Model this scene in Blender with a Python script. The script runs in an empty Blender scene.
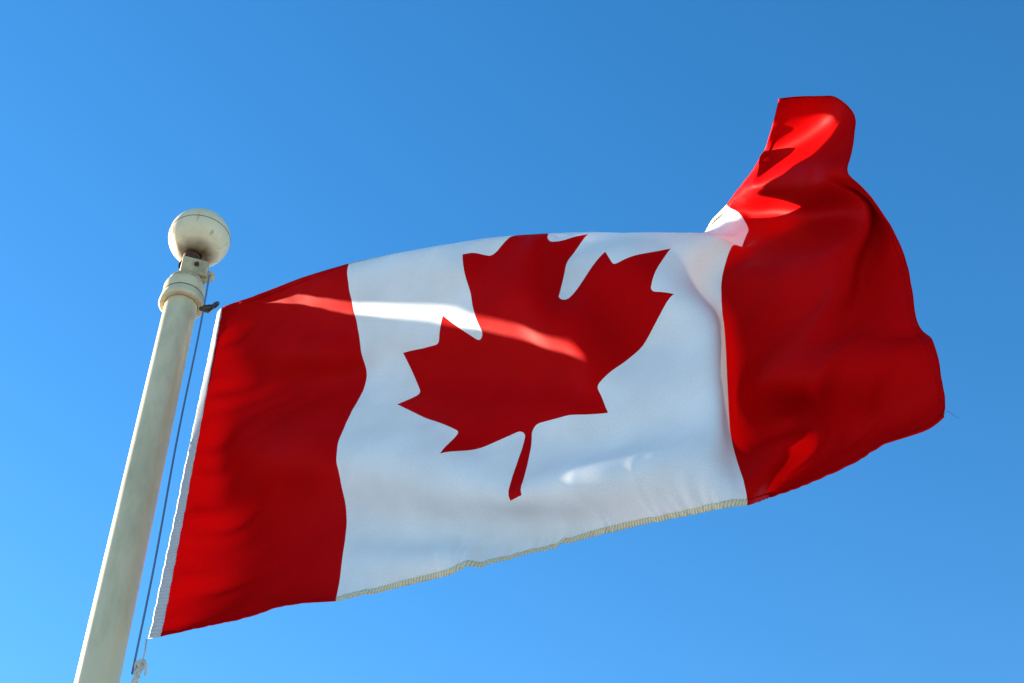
import bpy, bmesh, math, random
import numpy as np
from mathutils import Vector
from mathutils.geometry import delaunay_2d_cdt

# ------------------------------------------------------------------ camera, sky, sun, exposure
sc = bpy.context.scene
col = sc.collection
CAM_Z = 1.6
cam = bpy.data.objects.new('camera', bpy.data.cameras.new('camera'))
col.objects.link(cam)
cam.location = (0, 0, CAM_Z)
cam.rotation_euler = (math.radians(135), 0, 0)          # looking along +Y, pitched 45 degrees up
cam.data.sensor_width = 36
cam.data.lens = 36 * 1400 / 1024
cam.data.clip_end = 8000
sc.camera = cam

SUN_AHEAD, SUN_ELEV = math.radians(33), math.radians(18)  # sun low on the left, somewhat behind the flag
S = Vector((-math.cos(SUN_ELEV) * math.cos(SUN_AHEAD), math.cos(SUN_ELEV) * math.sin(SUN_AHEAD), math.sin(SUN_ELEV)))
world = bpy.data.worlds.new('World'); sc.world = world
world.use_nodes = True
wn = world.node_tree; wn.nodes.clear()
sky = wn.nodes.new('ShaderNodeTexSky'); sky.sky_type = 'NISHITA'; sky.sun_disc = False
sky.sun_elevation = SUN_ELEV
sky.sun_rotation = math.atan2(S.x, S.y)
sky.altitude = 200; sky.air_density = 1.0; sky.dust_density = 0.05; sky.ozone_density = 1.5
hs = wn.nodes.new('ShaderNodeHueSaturation'); hs.inputs['Saturation'].default_value = 1.38; hs.inputs['Hue'].default_value = 0.501
bg = wn.nodes.new('ShaderNodeBackground'); bg.inputs['Strength'].default_value = 0.052
wo = wn.nodes.new('ShaderNodeOutputWorld')
wn.links.new(sky.outputs[0], hs.inputs['Color']); wn.links.new(hs.outputs[0], bg.inputs[0]); wn.links.new(bg.outputs[0], wo.inputs[0])
sun = bpy.data.objects.new('sun', bpy.data.lights.new('sun', 'SUN')); col.objects.link(sun)
sun.data.energy = 5.0; sun.data.angle = math.radians(0.5); sun.data.color = (1.0, 0.87, 0.68)
sun.rotation_euler = S.to_track_quat('Z', 'Y').to_euler()
sun.location = (-6, 4, 8)
vs = sc.view_settings
vs.view_transform = 'Standard'; vs.look = 'None'; vs.gamma = 1.0; vs.use_curve_mapping = False
vs.exposure = 2.55

# ------------------------------------------------------------------ helpers
def N(nt, kind, **kw):
    n = nt.nodes.new(kind)
    for k, v in kw.items():
        if k in n.inputs: n.inputs[k].default_value = v
        else: setattr(n, k, v)
    return n

def new_mat(name):
    m = bpy.data.materials.new(name); m.use_nodes = True
    m.node_tree.nodes.clear()
    out = m.node_tree.nodes.new('ShaderNodeOutputMaterial')
    return m, m.node_tree, out

def link_mesh(name, me, mat, parent=None):
    o = bpy.data.objects.new(name, me); col.objects.link(o)
    if mat: me.materials.append(mat)
    if parent: o.parent = parent
    return o

def bm_obj(name, bm, mat, parent=None, smooth=True, loc=(0, 0, 0)):
    bmesh.ops.recalc_face_normals(bm, faces=bm.faces[:])
    me = bpy.data.meshes.new(name); bm.to_mesh(me); bm.free()
    for p in me.polygons: p.use_smooth = smooth
    o = link_mesh(name, me, mat, parent); o.location = loc
    return o

def tag(o, label=None, cat=None, group=None, kind=None):
    for k, v in (('label', label), ('category', cat), ('group', group), ('kind', kind)):
        if v: o[k] = v
    return o

def empty(name, loc):
    o = bpy.data.objects.new(name, None); col.objects.link(o); o.location = loc; o.empty_display_size = 0.1
    return o

def lathe(bm, prof, seg=64, center=(0, 0)):
    """revolve a list of (radius, z) about the vertical through center"""
    rings = []
    for r, z in prof:
        if r < 1e-6:
            rings.append([bm.verts.new((center[0], center[1], z))])
        else:
            rings.append([bm.verts.new((center[0] + r * math.cos(2 * math.pi * k / seg), center[1] + r * math.sin(2 * math.pi * k / seg), z)) for k in range(seg)])
    for a, b in zip(rings, rings[1:]):
        for k in range(seg):
            k2 = (k + 1) % seg
            vs_ = [a[k % len(a)], a[k2 % len(a)], b[k2 % len(b)], b[k % len(b)]]
            q = []
            for v in vs_:
                if v not in q: q.append(v)
            if len(q) > 2: bm.faces.new(q)

def tube(bm, pts, rad, seg=10, closed=False):
    pts = [Vector(p) for p in pts]; n = len(pts)
    rad = rad if isinstance(rad, (list, tuple)) else [rad] * n
    rings = []; up = None
    for i, p in enumerate(pts):
        t = (pts[(i + 1) % n] - pts[i - 1]) if closed else (pts[min(i + 1, n - 1)] - pts[max(i - 1, 0)])
        t.normalize()
        if up is None:
            up = t.orthogonal().normalized()
        up = (up - t * up.dot(t)).normalized()
        w = t.cross(up)
        rings.append([bm.verts.new(p + rad[i] * (up * math.cos(2 * math.pi * k / seg) + w * math.sin(2 * math.pi * k / seg))) for k in range(seg)])
    m = n if closed else n - 1
    for i in range(m):
        a, b = rings[i], rings[(i + 1) % n]
        for k in range(seg):
            bm.faces.new((a[k], a[(k + 1) % seg], b[(k + 1) % seg], b[k]))
    if not closed:
        bm.faces.new(rings[0][::-1]); bm.faces.new(rings[-1])

def box(bm, cx, cy, cz, sx, sy, sz, bevel=0.0, rot=0.0):
    r = bmesh.ops.create_cube(bm, size=1.0)
    for v in r['verts']:
        x, y = v.co.x * sx, v.co.y * sy
        v.co = Vector((cx + x * math.cos(rot) - y * math.sin(rot), cy + x * math.sin(rot) + y * math.cos(rot), cz + v.co.z * sz))
    if bevel:
        es = set()
        for v in r['verts']: es.update(v.link_edges)
        bmesh.ops.bevel(bm, geom=list(es), offset=bevel, segments=3, affect='EDGES', profile=0.5)

# ------------------------------------------------------------------ materials
def cloth_mat(name, colour, trans, spec):
    m, nt, out = new_mat(name)
    uv = N(nt, 'ShaderNodeUVMap', uv_map='cloth')
    # weave and slight unevenness of the cloth
    wv = N(nt, 'ShaderNodeTexNoise', Scale=260.0, Detail=3.0); nt.links.new(uv.outputs[0], wv.inputs['Vector'])
    big = N(nt, 'ShaderNodeTexNoise', Scale=7.0, Detail=5.0); nt.links.new(uv.outputs[0], big.inputs['Vector'])
    mr = N(nt, 'ShaderNodeMapRange'); mr.inputs['From Min'].default_value = .3; mr.inputs['From Max'].default_value = .7
    mr.inputs['To Min'].default_value = .93; mr.inputs['To Max'].default_value = 1.05
    nt.links.new(big.outputs['Fac'], mr.inputs['Value'])
    mr2 = N(nt, 'ShaderNodeMapRange'); mr2.inputs['From Min'].default_value = .3; mr2.inputs['From Max'].default_value = .7
    mr2.inputs['To Min'].default_value = .92; mr2.inputs['To Max'].default_value = 1.06
    nt.links.new(wv.outputs['Fac'], mr2.inputs['Value'])
    mul = N(nt, 'ShaderNodeMath', operation='MULTIPLY'); nt.links.new(mr.outputs[0], mul.inputs[0]); nt.links.new(mr2.outputs[0], mul.inputs[1])
    mx = N(nt, 'ShaderNodeVectorMath', operation='SCALE'); mx.inputs[0].default_value = colour
    nt.links.new(mul.outputs[0], mx.inputs['Scale'])
    bmp = N(nt, 'ShaderNodeBump', Strength=0.25, Distance=0.0008); nt.links.new(wv.outputs['Fac'], bmp.inputs['Height'])
    p = N(nt, 'ShaderNodeBsdfPrincipled', Roughness=0.5)
    p.inputs['Specular IOR Level'].default_value = spec
    p.inputs['Sheen Weight'].default_value = 0.0
    nt.links.new(mx.outputs[0], p.inputs['Base Color']); nt.links.new(bmp.outputs[0], p.inputs['Normal'])
    tr = N(nt, 'ShaderNodeBsdfTranslucent'); nt.links.new(mx.outputs[0], tr.inputs['Color'])
    mix = N(nt, 'ShaderNodeMixShader', Fac=trans)
    nt.links.new(p.outputs[0], mix.inputs[1]); nt.links.new(tr.outputs[0], mix.inputs[2])
    nt.links.new(mix.outputs[0], out.inputs['Surface'])
    return m

RED, WHITE = (0.47, 0.0012, 0.002), (0.73, 0.73, 0.72)
M_red = cloth_mat('red_nylon', RED, 0.07, 0.012)
M_white = cloth_mat('white_nylon', WHITE, 0.03, 0.06)

def stitched_mat(name, base, thread, period, slant, trans=0.03):
    """hem cloth crossed by a row of zigzag stitches; uv.x runs along the hem in metres, uv.y across it 0..1"""
    m, nt, out = new_mat(name)
    uv = N(nt, 'ShaderNodeUVMap', uv_map='cloth')
    sp = N(nt, 'ShaderNodeSeparateXYZ'); nt.links.new(uv.outputs[0], sp.inputs[0])
    a = N(nt, 'ShaderNodeMath', operation='MULTIPLY_ADD'); a.inputs[1].default_value = 1 / period
    b = N(nt, 'ShaderNodeMath', operation='MULTIPLY'); b.inputs[1].default_value = slant
    nt.links.new(sp.outputs['Y'], b.inputs[0]); nt.links.new(sp.outputs['X'], a.inputs[0]); nt.links.new(b.outputs[0], a.inputs[2])
    fr = N(nt, 'ShaderNodeMath', operation='PINGPONG'); fr.inputs[1].default_value = 0.5; nt.links.new(a.outputs[0], fr.inputs[0])
    st = N(nt, 'ShaderNodeMapRange'); st.inputs['From Min'].default_value = .18; st.inputs['From Max'].default_value = .34
    nt.links.new(fr.outputs[0], st.inputs['Value'])
    ns = N(nt, 'ShaderNodeTexNoise', Scale=30.0, Detail=2.0); nt.links.new(uv.outputs[0], ns.inputs['Vector'])
    f2 = N(nt, 'ShaderNodeMath', operation='MULTIPLY'); nt.links.new(st.outputs[0], f2.inputs[0]); nt.links.new(ns.outputs['Fac'], f2.inputs[1])
    f3 = N(nt, 'ShaderNodeMath', operation='MULTIPLY', use_clamp=True); f3.inputs[1].default_value = 1.6; nt.links.new(f2.outputs[0], f3.inputs[0])
    mc = N(nt, 'ShaderNodeMix', data_type='RGBA'); mc.inputs['A'].default_value = (*base, 1); mc.inputs['B'].default_value = (*thread, 1)
    nt.links.new(f3.outputs[0], mc.inputs['Factor'])
    bmp = N(nt, 'ShaderNodeBump', Strength=0.8, Distance=0.002); nt.links.new(st.outputs[0], bmp.inputs['Height'])
    p = N(nt, 'ShaderNodeBsdfPrincipled', Roughness=0.6); nt.links.new(mc.outputs['Result'], p.inputs['Base Color']); nt.links.new(bmp.outputs[0], p.inputs['Normal'])
    tr = N(nt, 'ShaderNodeBsdfTranslucent'); nt.links.new(mc.outputs['Result'], tr.inputs['Color'])
    mix = N(nt, 'ShaderNodeMixShader', Fac=trans)
    nt.links.new(p.outputs[0], mix.inputs[1]); nt.links.new(tr.outputs[0], mix.inputs[2]); nt.links.new(mix.outputs[0], out.inputs['Surface'])
    return m
M_hem_white = stitched_mat('white_hem_with_tan_thread', (0.72, 0.66, 0.46), (0.50, 0.42, 0.22), 0.0085, 0.9)
M_heading = stitched_mat('heading_canvas', (0.62, 0.62, 0.62), (0.56, 0.56, 0.55), 0.011, 0.3, 0.05)

def paint_mat(name, base, dirt, dirt_amount, rough=0.4, streak=(1, 1, .12), scale=9.0, extra=None):
    m, nt, out = new_mat(name)
    tc = N(nt, 'ShaderNodeTexCoord')
    mp = N(nt, 'ShaderNodeMapping'); mp.inputs['Scale'].default_value = streak; nt.links.new(tc.outputs['Object'], mp.inputs[0])
    n1 = N(nt, 'ShaderNodeTexNoise', Scale=scale, Detail=6.0, Roughness=.65); nt.links.new(mp.outputs[0], n1.inputs['Vector'])
    r1 = N(nt, 'ShaderNodeMapRange'); r1.inputs['From Min'].default_value = .45; r1.inputs['From Max'].default_value = .75
    r1.inputs['To Max'].default_value = dirt_amount; nt.links.new(n1.outputs['Fac'], r1.inputs['Value'])
    fac = r1.outputs[0]
    if extra: fac = extra(nt, tc, fac)
    mc = N(nt, 'ShaderNodeMix', data_type='RGBA'); mc.inputs['A'].default_value = (*base, 1); mc.inputs['B'].default_value = (*dirt, 1)
    nt.links.new(fac, mc.inputs['Factor'])
    n2 = N(nt, 'ShaderNodeTexNoise', Scale=70.0, Detail=4.0); nt.links.new(tc.outputs['Object'], n2.inputs['Vector'])
    bmp = N(nt, 'ShaderNodeBump', Strength=0.15, Distance=0.001); nt.links.new(n2.outputs['Fac'], bmp.inputs['Height'])
    p = N(nt, 'ShaderNodeBsdfPrincipled', Roughness=rough); nt.links.new(mc.outputs['Result'], p.inputs['Base Color']); nt.links.new(bmp.outputs[0], p.inputs['Normal'])
    nt.links.new(p.outputs[0], out.inputs['Surface'])
    return m

def ball_rust(nt, tc, fac):
    # rust that has run out of the neck over the underside of the ball (object z is -0.1 at the very bottom)
    sp = N(nt, 'ShaderNodeSeparateXYZ'); nt.links.new(tc.outputs['Object'], sp.inputs[0])
    ns = N(nt, 'ShaderNodeTexNoise', Scale=22.0, Detail=5.0); nt.links.new(tc.outputs['Object'], ns.inputs['Vector'])
    a = N(nt, 'ShaderNodeMath', operation='MULTIPLY_ADD'); a.inputs[1].default_value = .03; nt.links.new(ns.outputs['Fac'], a.inputs[0]); nt.links.new(sp.outputs['Z'], a.inputs[2])
    r = N(nt, 'ShaderNodeMapRange'); r.inputs['From Min'].default_value = -.080; r.inputs['From Max'].default_value = -.052
    r.inputs['To Min'].default_value = 1.0; r.inputs['To Max'].default_value = 0.0; nt.links.new(a.outputs[0], r.inputs['Value'])
    # thin streaks running down
    ng = N(nt, 'ShaderNodeMapping'); ng.inputs['Scale'].default_value = (1, 1, .08); nt.links.new(tc.outputs['Object'], ng.inputs[0])
    n3 = N(nt, 'ShaderNodeTexNoise', Scale=38.0, Detail=3.0); nt.links.new(ng.outputs[0], n3.inputs['Vector'])
    r3 = N(nt, 'ShaderNodeMapRange'); r3.inputs['From Min'].default_value = .60; r3.inputs['From Max'].default_value = .74; r3.inputs['To Max'].default_value = .7
    nt.links.new(n3.outputs['Fac'], r3.inputs['Value'])
    lo = N(nt, 'ShaderNodeMapRange'); lo.inputs['From Min'].default_value = -.02; lo.inputs['From Max'].default_value = .03; lo.inputs['To Min'].default_value = 1; lo.inputs['To Max'].default_value = .1
    nt.links.new(sp.outputs['Z'], lo.inputs['Value'])
    s3 = N(nt, 'ShaderNodeMath', operation='MULTIPLY'); nt.links.new(r3.outputs[0], s3.inputs[0]); nt.links.new(lo.outputs[0], s3.inputs[1])
    m1 = N(nt, 'ShaderNodeMath', operation='MAXIMUM'); nt.links.new(r.outputs[0], m1.inputs[0]); nt.links.new(s3.outputs[0], m1.inputs[1])
    m2 = N(nt, 'ShaderNodeMath', operation='MAXIMUM'); nt.links.new(m1.outputs[0], m2.inputs[0]); nt.links.new(fac, m2.inputs[1])
    return m2.outputs[0]

CREAM = (0.62, 0.53, 0.32)
M_pole = paint_mat('cream_pole_paint', CREAM, (0.34, 0.29, 0.15), .75, .38, (1, 1, .35), 11.0)
M_cap = paint_mat('cream_cap_paint', (0.66, 0.54, 0.31), (0.30, 0.18, 0.06), .75, .4, (1, 1, .5), 14.0)
M_truck = paint_mat('stained_truck_paint', (0.52, 0.41, 0.22), (0.16, 0.10, 0.035), .8, .5, (1, 1, .6), 20.0)
M_ball = paint_mat('cream_ball_paint', (0.74, 0.61, 0.36), (0.13, 0.07, 0.022), .2, .3, (1, 1, .3), 12.0, ball_rust)
M_rust = paint_mat('dark_rust', (0.04, 0.022, 0.01), (0.16, 0.06, 0.015), .9, .8, (1, 1, 1), 25.0)
M_seam = paint_mat('dark_seam', (0.07, 0.065, 0.05), (0.03, 0.025, 0.02), .5, .7)
M_halyard = paint_mat('dark_blue_rope', (0.10, 0.17, 0.28), (0.05, 0.09, 0.16), .6, .8)
M_rope = paint_mat('pale_braided_rope', (0.55, 0.53, 0.46), (0.28, 0.25, 0.17), .6, .85, (1, 1, 1), 60.0)
M_brass = paint_mat('tarnished_brass', (0.10, 0.075, 0.04), (0.04, 0.03, 0.02), .7, .45)
M_brass.node_tree.nodes['Principled BSDF'].inputs['Metallic'].default_value = .6
m, nt, out = new_mat('blue_grey_bounce_ground')  # unseen ground; blue-grey invented so it bounces cool light up onto the cloth
tc = N(nt, 'ShaderNodeTexCoord'); n1 = N(nt, 'ShaderNodeTexNoise', Scale=.6, Detail=8.0); nt.links.new(tc.outputs['Object'], n1.inputs['Vector'])
cr = N(nt, 'ShaderNodeMix', data_type='RGBA'); cr.inputs['A'].default_value = (.12, .16, .23, 1); cr.inputs['B'].default_value = (.15, .18, .23, 1)
nt.links.new(n1.outputs['Fac'], cr.inputs['Factor'])
p = N(nt, 'ShaderNodeBsdfPrincipled', Roughness=.95); nt.links.new(cr.outputs['Result'], p.inputs['Base Color']); nt.links.new(p.outputs[0], out.inputs['Surface'])
M_ground = m

# ------------------------------------------------------------------ ground (below the picture, carries the pole and sends light up)
bm = bmesh.new()
bmesh.ops.create_grid(bm, x_segments=40, y_segments=40, size=2500)
tag(bm_obj('ground', bm, M_ground), kind='structure')

# ------------------------------------------------------------------ flagpole
LEAN = math.radians(-0.785)
PX, PY = -0.974, 3.03
pole = empty('flagpole', (PX, PY, 0)); pole.rotation_euler = (0, LEAN, 0)
tag(pole, 'tall cream painted flagpole with a ball on top and a stained cap', 'flagpole')
bm = bmesh.new(); lathe(bm, [(.0575, 0), (.0565, 1.2), (.0542, 3.0), (.0505, 4.796)], 96)
shaft = bm_obj('shaft', bm, M_pole, pole)
bm = bmesh.new(); lathe(bm, [(.16, 0), (.16, .012), (.10, .02), (.075, .05), (.066, .10), (.059, .10)], 64)
bm_obj('base_flange', bm, M_cap, pole)
# cap: lip, body with a groove, domed shoulder
bm = bmesh.new()
lathe(bm, [(.0515, 4.788), (.0655, 4.785), (.0690, 4.788), (.0697, 4.797), (.0690, 4.806), (.0655, 4.810), (.0650, 4.840), (.0650, 4.862), (.0632, 4.870), (.0580, 4.875), (.0505, 4.876)], 96)
cap = bm_obj('cap', bm, M_cap, pole)
bm = bmesh.new()
lathe(bm, [(.0648, 4.8225), (.0660, 4.824), (.0660, 4.8265), (.0648, 4.828)], 96)
bm_obj('groove', bm, M_seam, cap)
bm = bmesh.new()
lathe(bm, [(.054, 4.875), (.056, 4.879), (.0555, 4.892), (.050, 4.902), (.038, 4.908), (0, 4.909)], 80)
shoulder = bm_obj('cap_shoulder', bm, M_truck, pole)
# truck: bent cheek plate block that holds the pulley, and its spindle
bm = bmesh.new()
box(bm, .018, -.006, 4.941, .086, .060, .070, .006, math.radians(20))
truck = bm_obj('truck', bm, M_truck, pole, smooth=False)
bm = bmesh.new()
tube(bm, [(.034, -.040, 4.945), (.028, -.024, 4.945)], .0075, 16)
bm_obj('bolt', bm, M_rust, truck)
bm = bmesh.new()
tube(bm, [(.062 + .020 * math.cos(t), -.004, 4.918 + .020 * math.sin(t)) for t in np.linspace(0, 2 * math.pi, 32, endpoint=False)], .008, 10, True)
tube(bm, [(.062, -.012, 4.918), (.062, .004, 4.918)], .016, 20)
bm_obj('pulley', bm, M_truck, truck)
bm = bmesh.new()
lathe(bm, [(.036, 4.970), (.034, 4.980), (.029, 4.990), (.027, 5.045)], 48)
bm_obj('spindle', bm, M_rust, pole)
# ball finial with an equator seam and a dark drain opening round the spindle
BR = .1005
bm = bmesh.new()
prof = [(0, BR)]
for k in range(1, 60):
    t = math.pi / 2 - math.pi * k / 60
    prof.append((BR * math.cos(t), BR * math.sin(t)))
prof = [q for q in prof if not (q[1] < -.093)] + [(.033, -.0945), (.028, -.090), (.020, -.088)]
lathe(bm, prof, 128)
ball = bm_obj('ball_finial', bm, M_ball, pole, loc=(.012, 0, 5.112))
bm = bmesh.new()
lathe(bm, [(BR - .0006, -.0011), (BR + .0007, -.0011), (BR + .0007, .0011), (BR - .0006, .0011)], 128)
bm_obj('seam', bm, M_seam, ball)

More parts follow.
